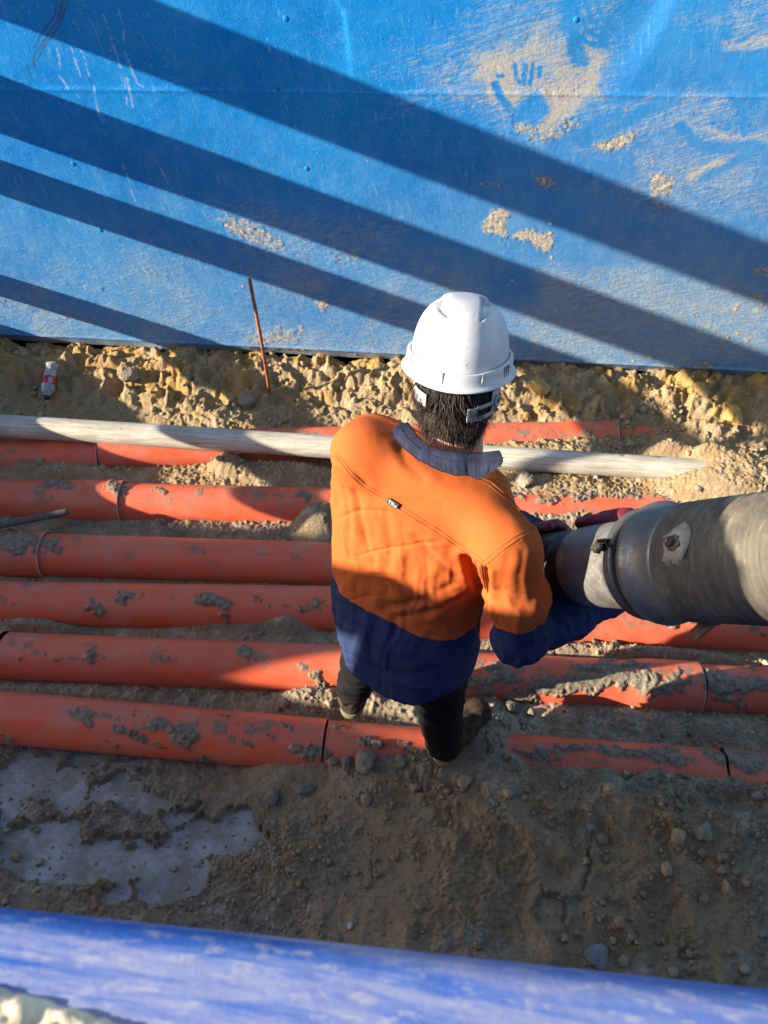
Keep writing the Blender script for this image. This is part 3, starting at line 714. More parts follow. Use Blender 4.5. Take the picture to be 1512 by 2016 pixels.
def ground():
    h = .0055
    xs = np.arange(-2.55, 2.3, h); ys = np.arange(.12, YW+.03, h)
    X, Y = np.meshgrid(xs, ys, indexing='ij')
    Z, yel, brown_lift = ground_fn(X, Y)
    mk('ground', np.stack([X, Y, Z], -1).reshape(-1, 3), gridF(len(xs), len(ys)), M_SOIL, None, {'yellow': yel.ravel(), 'brown_lift': brown_lift.ravel()}, kind='structure')
    # trench floor further along, and the surface outside
    far = []
    xs2 = np.concatenate([np.linspace(-9, -2.5, 60), np.linspace(2.26, 6, 40)])
    for a, b in ((-9, -2.53), (2.28, 6)):
        g1, g2 = np.meshgrid(np.linspace(a, b, 60), np.linspace(.1, YW+.03, 30), indexing='ij')
        z = np.interp(g2, [0, 1.3, 2.6, 3.2, 3.5], [.06, .05, .08, .24, .38])-.012+.03*(fbm2(g1*3, g2*3, 95, 4)-.5)
        mk('trench_floor', np.stack([g1, g2, z], -1).reshape(-1, 3), gridF(60, 30), M_SOIL, kind='structure')
    for y0, y1, nm in ((YW+.135, 60, 'ground_behind'), (-60, -.35, 'ground_before')):
        g1, g2 = np.meshgrid(np.linspace(-60, 60, 40), np.linspace(y0, y1, 40), indexing='ij')
        z = 1.55+.06*(fbm2(g1*.7, g2*.7, 96, 3)-.5)
        mk('surface_ground', np.stack([g1, g2, z], -1).reshape(-1, 3), gridF(40, 40), M_SOIL, kind='structure')
    V, F = box((-1.25, .72, -.044), 2.6, 1.24, .1, .004); mk('concrete_slab', V, F, M_SLAB, kind='structure', smooth=False)
    return X, Y, Z
GX, GY, GZ = ground()
def gz(x, y):
    i = np.clip(np.round((np.asarray(x)+2.55)/.0055).astype(int), 0, GX.shape[0]-1); j = np.clip(np.round((np.asarray(y)-.12)/.0055).astype(int), 0, GX.shape[1]-1)
    return GZ[i, j]
def gpt(px, py):
    """first point of the ground seen at a photo position"""
    d = ray(px, py); t = np.linspace(1.0, 5.5, 2600); P = C_O+t[:, None]*d
    ok = (P[:, 2] <= np.maximum(gz(P[:, 0], P[:, 1]), pipe_height(P[:, 0], P[:, 1])))
    return P[np.argmax(ok)]

# ------------------------------------------------------------------ conduits
MUD = [  # px,py,rx,ry,amount : clods and smears stuck on the conduits
    (118, 958, 42, 9, .8), (185, 958, 14, 4, .55), (228, 960, 22, 12, .75), (312, 965, 16, 6, .6), (338, 985, 7, 5, .5), (372, 965, 8, 5, .4), (495, 968, 12, 4, .45), (545, 972, 12, 5, .5), (592, 975, 14, 12, .8),
    (40, 1068, 48, 22, .95), (108, 1072, 18, 16, .9), (20, 1055, 40, 10, .8), (385, 1082, 22, 7, .5), (512, 1088, 12, 5, .55), (590, 1100, 12, 5, .4),
    (187, 1196, 16, 16, .85), (240, 1174, 26, 13, .95), (288, 1174, 8, 5, .75), (410, 1182, 32, 11, .95), (445, 1192, 22, 8, .95), (447, 1216, 6, 16, .8), (503, 1178, 9, 6, .75), (545, 1184, 9, 5, .6), (610, 1182, 26, 10, .75), (592, 1198, 10, 8, .7), (5, 1180, 10, 6, .6),
    (170, 1288, 16, 13, .9), (105, 1296, 8, 5, .6), (135, 1294, 22, 5, .45), (50, 1303, 8, 5, .7), (330, 1300, 26, 7, .55), (315, 1280, 8, 8, .45), (480, 1282, 15, 13, .8), (490, 1293, 8, 8, .8), (510, 1290, 14, 10, .45), (595, 1312, 14, 7, .6), (620, 1330, 14, 14, .75), (632, 1350, 14, 14, .85), (180, 1265, 22, 4, .4),
    (160, 1405, 32, 12, .7), (165, 1418, 14, 8, .9), (215, 1410, 30, 6, .5), (300, 1422, 34, 13, .95), (335, 1435, 14, 8, .9), (250, 1440, 28, 8, .8), (275, 1452, 18, 7, .8), (365, 1452, 20, 22, .98), (312, 1468, 8, 7, .7), (228, 1467, 12, 6, .6), (400, 1495, 22, 8, .65), (460, 1418, 8, 6, .65), (510, 1420, 40, 4, .5), (560, 1428, 10, 5, .7), (600, 1424, 12, 4, .5), (440, 1440, 8, 4, .5), (475, 1458, 11, 6, .65), (452, 1454, 5, 4, .6), (525, 1447, 5, 8, .6), (5, 1450, 10, 10, .6),
    (738, 1466, 17, 11, 1.1), (668, 1432, 20, 5, .7), (800, 1470, 12, 12, .8), (610, 1482, 40, 14, .9),
    (965, 1310, 28, 8, .85), (985, 1330, 40, 14, .7), (945, 1345, 30, 20, .75), (1085, 1350, 45, 20, 1.1), (1140, 1342, 50, 18, 1.15), (1210, 1335, 50, 18, 1.15), (1270, 1342, 25, 26, 1.1), (1170, 1315, 60, 8, .75), (1240, 1308, 50, 8, .8), (1325, 1350, 34, 20, .9), (1340, 1330, 20, 12, .7), (1420, 1348, 32, 20, 1.0), (1480, 1352, 45, 18, 1.05), (1410, 1330, 20, 8, .9), (1470, 1390, 16, 16, .7), (1425, 1375, 20, 10, .8), (1482, 1318, 6, 5, .8), (1030, 1370, 30, 20, .8),
    (1320, 1230, 20, 9, .9), (1350, 1222, 20, 7, .9), (1490, 1238, 16, 6, .8), (1440, 1215, 60, 5, .6),
    (1030, 855, 20, 6, .5), (1110, 858, 50, 6, .5), (1260, 868, 40, 8, .85), (1080, 985, 30, 8, .9), (1140, 975, 50, 8, .95), (1200, 970, 60, 7, .9), (1010, 975, 20, 7, .8), (1290, 975, 30, 6, .6),
    (1060, 1482, 40, 10, .9), (1130, 1475, 60, 8, .7), (1220, 1480, 50, 8, .85), (1310, 1488, 40, 14, .9), (1340, 1500, 30, 12, .7), (1440, 1495, 40, 16, 1.0), (1480, 1500, 40, 20, 1.0), (1200, 1468, 30, 3, .3), (1390, 1478, 10, 6, .6)]
def pipe_mesh(A, d, x0, x1, R, zoff=0.0, step=.005, bell0=False, bell1=False, nphi=104, seed=0, dusty=1.0):
    """outer shell with thickness, optional wide socket at an end"""
    n = max(8, int((x1-x0)/step)); t = np.linspace(x0, x1, n)
    c = A+(t-A[0])[:, None]*d; c = c+np.array([0, 0, zoff])
    dd, a, b = frame(d); ph = np.linspace(0, 2*np.pi, nphi, endpoint=False)
    r = np.full(n, R)
    if bell1: r = R+.0105*sstep(.30, .18, x1-t)
    if bell0: r = np.maximum(r, R+.0105*sstep(.30, .18, t-x0))
    rad_ = np.cos(ph)[:, None]*a+np.sin(ph)[:, None]*b
    P = c[None]+rad_[:, None]*r[None, :, None]
    Nn = np.broadcast_to(rad_[:, None], P.shape)
    px, py = proj(P)
    fac = ((C_O-P)*Nn).sum(-1) > -.05
    nz = fbm3(P*38, 100+seed, 3); nz2 = fbm3(P*15, 130+seed, 2)
    mud = np.zeros(px.shape)
    nz3 = fbm3(P*110, 140+seed, 2)
    wx = px+(nz-.5)*60+(nz2-.5)*34+(nz3-.5)*22; wy = py+(nz-.5)*26+(nz2-.5)*20+(nz3-.5)*16
    for (mx, my, rx, ry, am) in MUD:
        q = np.hypot((wx-mx)/rx, (wy-my)/ry); mud = np.maximum(mud, am*sstep(1.5, .35, q))
    top = np.clip(Nn[..., 2], 0, 1)
    mud = np.where(fac, mud, 0)*sstep(-.3, .2, Nn[..., 2]+.3)
    mud = np.maximum(mud, .5*sstep(.55, .68, fbm3(P*np.array([4, 9, 9]), 150+seed, 3))*sstep(.6, .9, fbm3(P*30, 160, 2)+.25)*top)
    th = .009*sstep(.35, .8, mud)*(.35+1.1*fbm3(P*90, 170, 2))+.008*np.clip(mud-.8, 0, .5)*fbm3(P*60, 171, 2)
    P = P+Nn*th[..., None]
    P[..., 2] += 0
    V = P.reshape(-1, 3); att = mud.ravel(); F = gridF(nphi, n, True)[:, ::-1]
    # wall thickness at both ends
    parts = [V]; atts = [att]; faces = [F]; base = len(V)
    for end, xe in ((0, x0), (n-1, x1)):
        ce = c[end]; ro = r[end]
        rings = [ro, ro-.006, ro-.006]; offs = [0, 0, .05 if end == 0 else -.05]
        rv = np.vstack([ce+dd*o+rad_*q for q, o in zip(rings, offs)])
        idx = np.arange(nphi); nx_ = (idx+1) % nphi
        for k in range(2):
            a0, a1, b0, b1 = base+k*nphi+idx, base+k*nphi+nx_, base+(k+1)*nphi+idx, base+(k+1)*nphi+nx_
            q = np.stack([a0, a1, b1, b0], 1); faces.append(q if end else q[:, ::-1])
        parts.append(rv); atts.append(np.zeros(len(rv))); base += len(rv)
    V = np.vstack(parts); att = np.concatenate(atts)
    return V, np.vstack(faces), att, np.full(len(V), dusty)
M_RIM = simple('cut_plastic_edge', (.5, .36, .32), .6, 0, .2, 40)
M_DARKGAP = simple('gap_shade', (.03, .03, .035), .7)  # near-black put in for the shade inside gaps and holes
def conduit(label, segs, joint=None, group='orange conduits laid along the trench'):
    """segs: list of (row,x0,x1,bell0,bell1,zoff)"""
    k, x0, x1, b0, b1, zo = segs[0]
    A, d = ROWS[k]; mid = rowpt(k, (x0+x1)/2)
    root = thing('conduit_pipe', label, 'pipe', (mid[0], mid[1], 0), group)
    Vs, Fs, At, Du, n = [], [], [], [], 0
    for i, (k, x0, x1, b0, b1, zo) in enumerate(segs):
        A, d = ROWS[k]
        V, F, m, du = pipe_mesh(A, d, x0, x1, RP, zo, bell0=b0, bell1=b1, seed=len(PIPES)*3+i)
        Vs.append(V); Fs.append(F+n); At.append(m); Du.append(du); n += len(V)
    mk('barrel', np.vstack(Vs), np.vstack(Fs), M_PIPE, root, {'mud': np.concatenate(At), 'dusty': np.concatenate(Du)})
    PIPES.append(root)
    for (k, x0, x1, b0, b1, zo) in segs:
        A, d = ROWS[k]
        for flag, xe, sg in ((b0, x0, -1), (b1, x1, 1)):
            if flag:
                c = rowpt(k, xe)+np.array([0, 0, zo]); R2 = RP+.0105
                v, f = lathe(c, d*sg, [(-.004, R2+.0006), (.0012, R2+.0008), (.0022, R2-.002), (.0012, R2-.0062), (-.02, R2-.0066)], 72); mk('socket_rim', v, f, M_RIM, root)
                v, f = lathe(c, d*sg, [(-.03, RP+.0035), (-.012, RP+.0042), (-.010, RP-.004)], 64); mk('gap_shade_ring', v, f, M_DARKGAP, root)  # dark ring stands for the shaded gap in the socket mouth
    return root
J = xat
conduit('orange conduit half buried behind the white pipe, left length with dark joint gap', [('P1', -4, J('P1', 203), False, True, 0)])
conduit('orange conduit half buried behind the white pipe, middle length', [('P1', J('P1', 207), J('P1', 1203), False, True, .035)])
conduit('orange conduit showing as a thin strip by the sand bank at far right', [('P1', J('P1', 1208), 2.6, False, False, .025)])
conduit('orange conduit with wide socket mouth, second row, beside the grey tool handle', [('P2', -4, J('P2', 246), False, True, .004)])
conduit('sunlit orange conduit pushed into the socket, passing behind the man', [('P2', J('P2', 238), -.2, False, False, 0), ('P2r', -.2, J('P2r', 1362), False, True, 0)])
conduit('orange conduit end under the soil heap above the hose', [('P2r', J('P2r', 1366), 2.6, False, False, 0)])
conduit('orange conduit socket under a flat grey mud cake, below the tool handle', [('P3', -4, J('P3', 94), False, True, .002)])
conduit('shaded orange conduit third row, running from mud caked socket to the man', [('P3', J('P3', 86), 2.6, False, False, 0)])
conduit('orange conduit fourth row with mud lumps on top, no joint in view', [('P4', -4, -.2, False, False, 0), ('P4r', -.2, 2.6, False, False, 0)])
conduit('short end of orange conduit left of the pale joint, fifth row', [('P5', -4, J('P5', 8), False, True, 0)])
conduit('orange conduit fifth row with sunlit triangle left of the man, muddy right of him', [('P5', J('P5', 16), -.2, False, False, 0), ('P5r', -.2, J('P5r', 1369), False, True, 0)])
conduit('orange conduit muddy on top, right of the white rimmed joint below the hose', [('P5r', J('P5r', 1374), 2.6, False, False, 0)])
conduit('nearest orange conduit, thickly spattered with mud, left of the left boot', [('P6', -4, J('P6', 640), False, False, 0)])
conduit('nearest orange conduit length running under the boots into trampled soil', [('P6r', J('P6r', 644), J('P6r', 1412), False, False, -.004)])
conduit('nearest orange conduit length at lower right, mostly under grey soil', [('P6r', J('P6r', 1418), 2.6, False, False, -.004)])
def white_pipe():
    d = (W_B-W_A)/(W_B[0]-W_A[0])
    A = W_A
    root = thing('white_pipe', 'dirty white plastic pipe lying on the soil, its right end under a soil heap', 'pipe', tuple((W_A+W_B)/2*np.array([1, 1, 0])+np.array([0, 0, .2])))
    V, F, m, du = pipe_mesh(A, d, -3.6, W_B[0]+.15, W_R, 0, nphi=64, seed=77)
    px, py = proj(V); nz = fbm3(V*40, 5, 3)
    m2 = np.zeros(len(V))
    for (a, b, rx, ry, am) in ((1235, 888, 45, 10, .95), (1300, 893, 30, 8, .8), (1190, 882, 20, 7, .6), (605, 852, 12, 4, .6), (640, 868, 10, 4, .5), (140, 825, 8, 3, .5), (240, 845, 5, 4, .5), (300, 818, 40, 3, .35)):
        m2 = np.maximum(m2, am*sstep(1.3, .5, np.hypot((px+(nz-.5)*20-a)/rx, (py+(nz-.5)*14-b)/ry)))
    mk('barrel', V, F, M_WPIPE, root, {'mud': m2})
white_pipe()

# ------------------------------------------------------------------ loose soil
def crumbs():
    Vv = []; Ff = []; At = []; n = 0
    base = [ico(1) for _ in range(1)]; variants = []
    V0, F0 = base[0]
    for s in range(8):
        V = V0*(1+.55*(vn3(V0*1.7+s*9.1, s)[:, None]-.5)*2)*np.array([1, .8+.3*random.random(), .65+.25*random.random()]); variants.append(V)
    N = 30000
    X = rng.uniform(-2.3, 2.1, N); Y = rng.uniform(.45, 3.42, N)
    dens = fbm2(X*2.5, Y*2.5, 200, 3)*.6+.4*fbm2(X*9, Y*9, 201, 2)
    bank = sstep(2.6, 3.1, Y)
    Z = gz(X, Y); H = pipe_height(X, Y)
    keep = (H < Z-.002) & ((Y < 2.3) | (rng.rand(N) < .3)) & (rng.rand(N) < sstep(.42, .60, dens)*.85+.04*bank+.05) & ((Z > .012) | (rng.rand(N) < .25))
    yel = np.maximum(sstep(3.1, 3.35, Y), .5*sstep(2.3, 2.9, Y))
    X, Y, Z, yel = X[keep], Y[keep], Z[keep], yel[keep]
    sz = np.exp(rng.normal(math.log(.0042), .55, len(X)))*(1+.5*bank[keep]); sz = np.clip(sz, .002, .02)
    P = []; F = []; A = []
    for i in range(len(X)):
        v = variants[i % 8]; a = rng.rand()*6.28; c, s = math.cos(a), math.sin(a)
        R = np.array([[c, -s, 0], [s, c, 0], [0, 0, 1]])
        P.append(v@R.T*sz[i]+np.array([X[i], Y[i], Z[i]+sz[i]*.35])); F.append(F0+i*len(V0)); A.append(np.full(len(V0), yel[i]*.8))
    V = np.vstack(P); mk('soil_crumbs', V, np.vstack(F), M_CRUMB, None, {'tone': np.repeat(np.clip(rng.normal(.42, .2, len(X)), 0, 1), len(V0)), 'yellow': np.concatenate(A), 'brown_lift': np.concatenate([np.full(len(V0), q_) for q_ in .6*sstep(.4, .62, fbm2(X*2.2, Y*2.2, 93, 4))*(Y < 1.3)])}, kind='stuff', smooth=False)
crumbs()
IV, IF = ico(4)
def clod(px, py, size, label, cat='clod', name='soil_clod', mat=None, flat=.75, stretch=1.0, seed=0, ang=0.0, group=None, sink=.3):
    p = gpt(px, py)
    v = IV.copy(); q = fbm3(v*1.3+seed*3.7, seed, 3)-.5
    v = v*(1+.75*q[:, None])
    # facets
    r = np.random.RandomState(seed+5)
    for _ in range(7):
        nrm = r.normal(size=3); nrm /= np.linalg.norm(nrm); dd = v@nrm; lim = .55+.25*r.rand()
        v = v-np.clip(dd-lim, 0, None)[:, None]*nrm*.85
    v = v*(1+.10*(fbm3(v*7, seed+1, 2)-.5)[:, None])
    c, s = math.cos(ang), math.sin(ang)
    v = v*np.array([stretch, 1, flat])@np.array([[c, s, 0], [-s, c, 0], [0, 0, 1]])*size*.5
    v = v+p+np.array([0, 0, size*.5*flat*(1-2*sink)])
    tag(mk(name, v, IF, mat or M_CLOD, loc=(p[0], p[1], p[2])), label, cat, group)
clod(655, 1500, .045, 'small grey clod, leftmost in the row below the left boot', seed=1)
clod(682, 1502, .055, 'blocky grey clod beside the largest one below the boots', seed=2, stretch=.8)
clod(722, 1500, .085, 'largest grey clod, flat faced, on the soil between the boots', seed=3)
clod(790, 1500, .05, 'grey clod touching the left side of the right boot', seed=4)
clod(742, 1466, .04, 'crumbly clod stuck on the nearest conduit between the boots', seed=5, sink=.2)
clod(535, 1572, .07, 'pale grey clod standing alone under the nearest conduit', seed=6)
clod(600, 1550, .07, 'broad flat grey clod half sunk in the heap by the near conduit', seed=7, flat=.5, stretch=1.5)
clod(915, 1535, .06, 'flat sandy clod just below the heel of the right boot', seed=8, flat=.5, mat=M_CLODY)
clod(948, 1530, .035, 'little grey clod right of the right boot heel', seed=9)
clod(1198, 1555, .06, 'sandy clod standing beside the red patch at lower right', seed=10, mat=M_CLODY, stretch=.7)
clod(1163, 1632, .03, 'round dark clod beside the soil crack', seed=11, mat=M_STONE)
clod(1335, 1650, .055, 'sandy clod on trampled soil, larger of the two lying close together at right', seed=12, mat=M_CLODY)
clod(1382, 1640, .06, 'grey clod right of the sandy one on trampled soil', seed=13)
clod(1312, 1715, .05, 'pale clod alone in the brown soil at lower right', seed=14, mat=M_CLODY, stretch=.7)
clod(1430, 1752, .06, 'long upright clod near the right edge of the soil', seed=15, mat=M_CLODY, stretch=.6)
clod(1175, 1885, .065, 'angular blue grey stone beside the near wall', 'stone', 'stone', M_STONE, .6, 1.2, 16, .4)
clod(1168, 1917, .018, 'tiny blue grey pebble just under the angular stone', 'stone', 'stone', M_STONE, seed=17)
clod(1225, 1895, .04, 'brown clod right of the angular blue grey stone', seed=18, mat=M_CLODY)
clod(690, 1822, .02, 'small white pebble by the near wall', 'stone', 'stone', simple('white_stone', (.6, .6, .58), .8), seed=19)
clod(145, 1605, .035, 'tan clod on the concrete slab', seed=20, mat=M_CLODY)
clod(560, 1385, .04, 'sunlit crumbly clod between the conduits left of the left boot', seed=21)
clod(1440, 820, .13, 'large yellow sand lump on the bank at far right', seed=22, mat=simple('yellow_sand_lump', (.55, .33, .1), .95, 0, .2, 30, .3, .004, .2), sink=.4)
clod(1060, 765, .12, 'yellow lump high on the bank right of the hard hat', seed=23, mat=simple('ochre_sand_lump', (.5, .32, .11), .95, 0, .2, 30, .3, .004, .2), sink=.4)
clod(485, 790, .10, 'round grey lump at the foot of the rusty rod', seed=24, sink=.4)
clod(255, 740, .09, 'grey lump on the bank to the right of the bottle', seed=25, sink=.4)
clod(1030, 945, .10, 'rounded grey lump beside the collar below the white pipe', seed=26, sink=.45)
clod(1175, 940, .03, 'small grey pebble below the right part of the white pipe', 'stone', 'stone', M_STONE, seed=27)
clod(1375, 965, .03, 'pale pebble on the conduit above the hose', 'stone', 'stone', M_CLOD, seed=28)
clod(1010, 1395, .07, 'dark lump in the hollow right of the right boot', seed=29, mat=simple('dark_lump', (.13, .11, .095), .9))
clod(1420, 1690, .04, 'dull clod above the long upright one near the right edge', seed=30)

# ------------------------------------------------------------------ rod, tool handle, bottle
b = gpt(531, 772); a = onY(491, 549, b[1]-.04)
v, f = tube([b-np.array([0, 0, .08])+(b-a)*.02, b, (a+b)/2+np.array([.004, 0, 0]), a], .0088, 12)
tag(mk('steel_rod', v, f, M_RUST, loc=b), 'thin rusty steel rod stuck upright in the sand bank against the blue wall', 'rod')
hA = onZ(130, 1008, .235); hB = onZ(-260, 1086, .20)
root = thing('tool_handle', 'grey round ended wooden tool handle lying across the conduits at left edge', 'tool handle', hB)
dd = (hA-hB)/np.linalg.norm(hA-hB); r0 = .0165
pts = [hB+(hA-hB)*t for t in np.linspace(0, 1, 12)]+[hA+dd*.006, hA+dd*.011, hA+dd*.0135]
v, f = tube(pts, [r0*.95]*6+[r0]*6+[r0*.92, r0*.62, r0*.1], 20)
mk('shaft', v, f, M_HANDLE, root)
def bottle():
    p0 = gpt(97, 783); p1 = gpt(107, 722); base = (p0+p1)/2
    d = p1-p0; L = np.linalg.norm(d); d /= L
    root = thing('plastic_bottle', 'crushed clear plastic bottle with red label and black cap lying on the bank', 'bottle', base)
    c0 = p0+np.array([0, 0, .035])-d*.035; sc = 1.02
    prof = [(0, .0125), (.012, .0135), (.02, .018), (.034, .029), (.05, .0345), (.07, .035), (.072, .0342), (.116, .0338), (.118, .0345), (.13, .0315), (.15, .0285), (.172, .031), (.19, .0335), (.2, .033), (.205, .025)]
    prof = [(t*sc, r) for t, r in prof]
    # refine
    tt = np.linspace(0, prof[-1][0], 70); rr = np.interp(tt, [q[0] for q in prof], [q[1] for q in prof])
    v, f = lathe(c0, d, list(zip(tt, rr)), 40, True); v = np.array(v)
    q = sstep(.14, .2, (v-c0)@d)
    v = v+(fbm3(v*55, 9, 3)-.5)[:, None]*.022*q[:, None]*np.array([1, .4, .8]); v[:, 2] -= q*.008
    gm = Mt('clear_plastic', .18, spec=.5); gm.b.inputs['Transmission Weight'].default_value = .55
    gm.out(gm.mix(gm.ramp(gm.noise(70, 4), .4, .7), (.74, .76, .78), (.55, .54, .52)), nrm=gm.bump(gm.noise(60, 3), .3, .004))
    body = mk('body', v, f, gm.m, root)
    v, f = lathe(c0, d, [(.0725*sc, .0352), (.0735*sc, .0358), (.115*sc, .0354), (.116*sc, .0346)], 48); mk('paper_label', v, f, simple('red_label', (.55, .02, .035), .4, 0, .15), root)
    v, f = lathe(c0, d, [(-.002, .0005), (-.002, .0125), (.0005, .0145), (.016, .0148), (.0165, .012)], 32); mk('cap', v, f, simple('black_cap', (.015, .015, .017), .3), root)
    # marks on the label: barcode block and a dark script squiggle
    up = np.array([0, 0, 1.0]); up -= d*(up@d); up /= np.linalg.norm(up); sd = np.cross(d, up)
    if sd@C_R < 0: sd = -sd
    def onlab(t, ang, r=.0362): return c0+d*(t*sc)+r*(math.cos(ang)*up+math.sin(ang)*sd)
    def patch(t0, t1, a0, a1, r, mat, nm):
        A = np.linspace(a0, a1, 9); V = []
        for t in (t0, t1): V += [onlab(t, a, r) for a in A]
        F = [[i, i+1, i+10, i+9] for i in range(8)]; mk(nm, V, F, mat, root)
    M_W = simple('white_print', (.75, .75, .75), .5); M_K = simple('black_print', (.02, .015, .02), .5)
    patch(.078, .106, .35, .85, .0361, M_W, 'barcode_panel')
    V = []; F = []; n = 0
    for i in range(7):
        t0 = .081+i*.0034; Vp = []
        for t in (t0, t0+(.0011 if i % 2 else .0022)): Vp += [onlab(t, a, .0364) for a in np.linspace(.42, .78, 7)]
        F += [[n+j, n+j+1, n+j+8, n+j+7] for j in range(6)]; V += Vp; n += 14
    mk('barcode_bars', V, F, M_K, root)
    th = np.linspace(0, 9, 40)
    sq = [onlab(.094+.007*math.sin(t*1.6), -.95+.085*t+.05*math.cos(t*1.6), .0363) for t in th]
    v, f = tube(sq, .0011, 6); mk('script_mark', v, f, M_K, root)
bottle()

# ------------------------------------------------------------------ vacuum hose
def hose():
    A = pd(1085, 1118, 2.02); B = pd(1500, 1100, 1.41); d = (B-A)/np.linalg.norm(B-A)
    def tp(px, py):      # parameter along the axis whose point projects to px
        lo, hi = -2.0, 3.0
        for _ in range(50):
            m = (lo+hi)/2
            if proj(A+d*m)[0] < px: lo = m
            else: hi = m
        return lo
    root = thing('suction_hose', 'big ribbed grey vacuum hose with steel coupling held by the man', 'hose', A)
    mblk = simple('black_pipe', (.018, .017, .016), .35, 0, .35, 30, .15, .002, .5, (.08, .07, .055), .5)
    def steel(name, a, b2, rough=.42):
        m = Mt(name, rough, .55, .5); n = m.noise(9, 6, .65, dist=.6); n2 = m.noise(70, 5, .7); sc = m.noise(30, 3, .6, stretch=(1, 5, 5), rot=(.4, .7, .2), dist=.7)
        c = m.mix(m.ramp(n, .35, .65), a, b2); c = m.mix(m.ramp(n2, .6, .75, 0, .5), c, (.45, .44, .41)); c = m.mix(m.ramp(sc, .66, .72, 0, .6), c, (.6, .6, .57))
        c = m.mix(m.ramp(m.noise(5, 5, .65), .55, .72, 0, .55), c, (.17, .095, .06))
        return m.out(c, rough=m.ramp(n2, .3, .7, rough-.1, rough+.2), nrm=m.bump(n2, .25, .002))
    st1 = steel('worn_steel', (.2, .19, .175), (.3, .285, .26)); st2 = steel('blue_grey_steel', (.13, .14, .145), (.24, .25, .25)); st3 = steel('dark_steel', (.1, .1, .1), (.17, .16, .15))
    t0 = tp(1158, 0); t1 = tp(1272, 0); t2 = t1+.06
    rb = .0915
    v, f = lathe(A, d, [(-.82, rb-.008), (-.82, rb), (-.3, rb), (t0-.055, rb), (t0-.052, rb+.0018), (t0-.049, rb+.0018), (t0-.046, rb), (t0+.02, rb)], 72)
    mk('black_tube', v, f, mblk, root)
    # steel sleeve
    v, f = lathe(A, d, [(t0+.004, rb-.001), (t0, rb+.002), (t0+.0015, rb+.0045), (t0+.03, rb+.006), (t1, rb+.011), (t1+.03, rb+.012), (t2, rb+.012)], 96)
    ll = (v-A)@d; v = v+((fbm3(v*14, 4, 2)-.5)*.004)[:, None]*(v-A-ll[:, None]*d)/(rb)
    mk('steel_sleeve', v, f, st1, root)
    # clamp ring with a U shaped channel
    tc = t1+.012
    v, f = lathe(A, d, [(tc-.006, rb+.008), (tc-.008, rb+.024), (tc-.003, rb+.032), (tc+.003, rb+.031), (tc+.009, rb+.031), (tc+.015, rb+.033), (tc+.019, rb+.026), (tc+.018, rb+.008)], 96)
    mk('clamp_ring', v, f, st3, root)
    # flange bulge
    tb = tc+.036
    v, f = lathe(A, d, [(tb, rb+.008), (tb+.002, rb+.030), (tb+.010, rb+.0395), (tb+.022, rb+.041), (tb+.032, rb+.037), (tb+.040, rb+.031), (tb+.055, rb+.029), (tb+.085, rb+.027), (tb+.093, rb+.031), (tb+.100, rb+.027), (tb+.104, rb+.015)], 96)
    mk('flange', v, f, st2, root)
    # ribbed hose: straight then bending over the near wall beyond the frame
    th = tb+.098; rh = .1165
    ext = []
    for s in np.arange(0, 1.35, .0028):
        q = A+d*(th+s)
        bend = max(0, s-.62); q = q+np.array([.35, -.25, -.55])*bend*bend
        rib = .5+.5*math.sin(s/.026*2*math.pi); rr = rh+.0062*rib**.7
        ext.append((q, rr))
    v, f = tube([e[0] for e in ext], [e[1] for e in ext], 72, False)
    hm = Mt('hose_rubber', .7, spec=.35); n = hm.noise(10, 5, .65); n2 = hm.noise(60, 5, .7); sc = hm.noise(24, 4, .65, stretch=(4, 1, 1), rot=(0, .6, .5), dist=.5)
    c = hm.mix(hm.ramp(n, .3, .7), (.068, .06, .047), (.125, .108, .082)); c = hm.mix(hm.ramp(sc, .55, .72, 0, .4), c, (.27, .25, .205)); c = hm.mix(hm.ramp(n2, .55, .75, 0, .6), c, (.05, .045, .04)); c = hm.mix(hm.ramp(hm.noise(7, 6, .7), .5, .68, 0, .6), c, (.26, .215, .15))
    hm.out(c, nrm=hm.bump(hm.math('ADD', n2, sc), .3, .003))
    hob = mk('ribbed_hose', v, f, hm.m, root)
    # helpers round the axis
    def around(t, px, py, r):
        c = A+d*t; tgt = ray(px, py); # direction from axis towards the pixel ray
        best = None
        _, a_, b_ = frame(d)
        for ang in np.linspace(0, 2*np.pi, 720):
            nn_ = a_*math.cos(ang)+b_*math.sin(ang); q = c+nn_*r
            if nn_@(C_O-q) < 0: continue
            x, y = proj(q); e = (x-px)**2+(y-py)**2
            if best is None or e < best[0]: best = (e, q, nn_)
        return best[1], best[2]
    # clamp bolt
    q, nn_ = around(tc-.002, 1212, 1083, rb+.036); tg = np.cross(d, nn_)
    parts = [lathe(q-d*.030+nn_*.004, d, [(0, .0005), (0, .0065), (.003, .0072), (.02, .0072), (.022, .009), (.034, .009), (.036, .0005)], 20), lathe(q-d*.012+nn_*.004-tg*.012, tg, [(0, .0005), (0, .008), (.024, .008), (.024, .0005)], 12),
             box(q+nn_*.0-tg*.012, .03, .012, .02, .002, np.array([d, tg, nn_])), box(q+d*.03, .04, .006, .012, .001, np.array([d*.9+tg*.4, tg, nn_]))]
    v, f = join(parts); mk('clamp_bolt', v, f, simple('rusty_bolt', (.075, .055, .045), .6, .5, .3, 80), root)
    # rag patch with hex bolt on the hose
    tq = th+.07; q, nn_ = around(tq, 1342, 1072, rh+.004); tg = np.cross(nn_, d)
    V = [q+nn_*.012]; F = []; K = 22
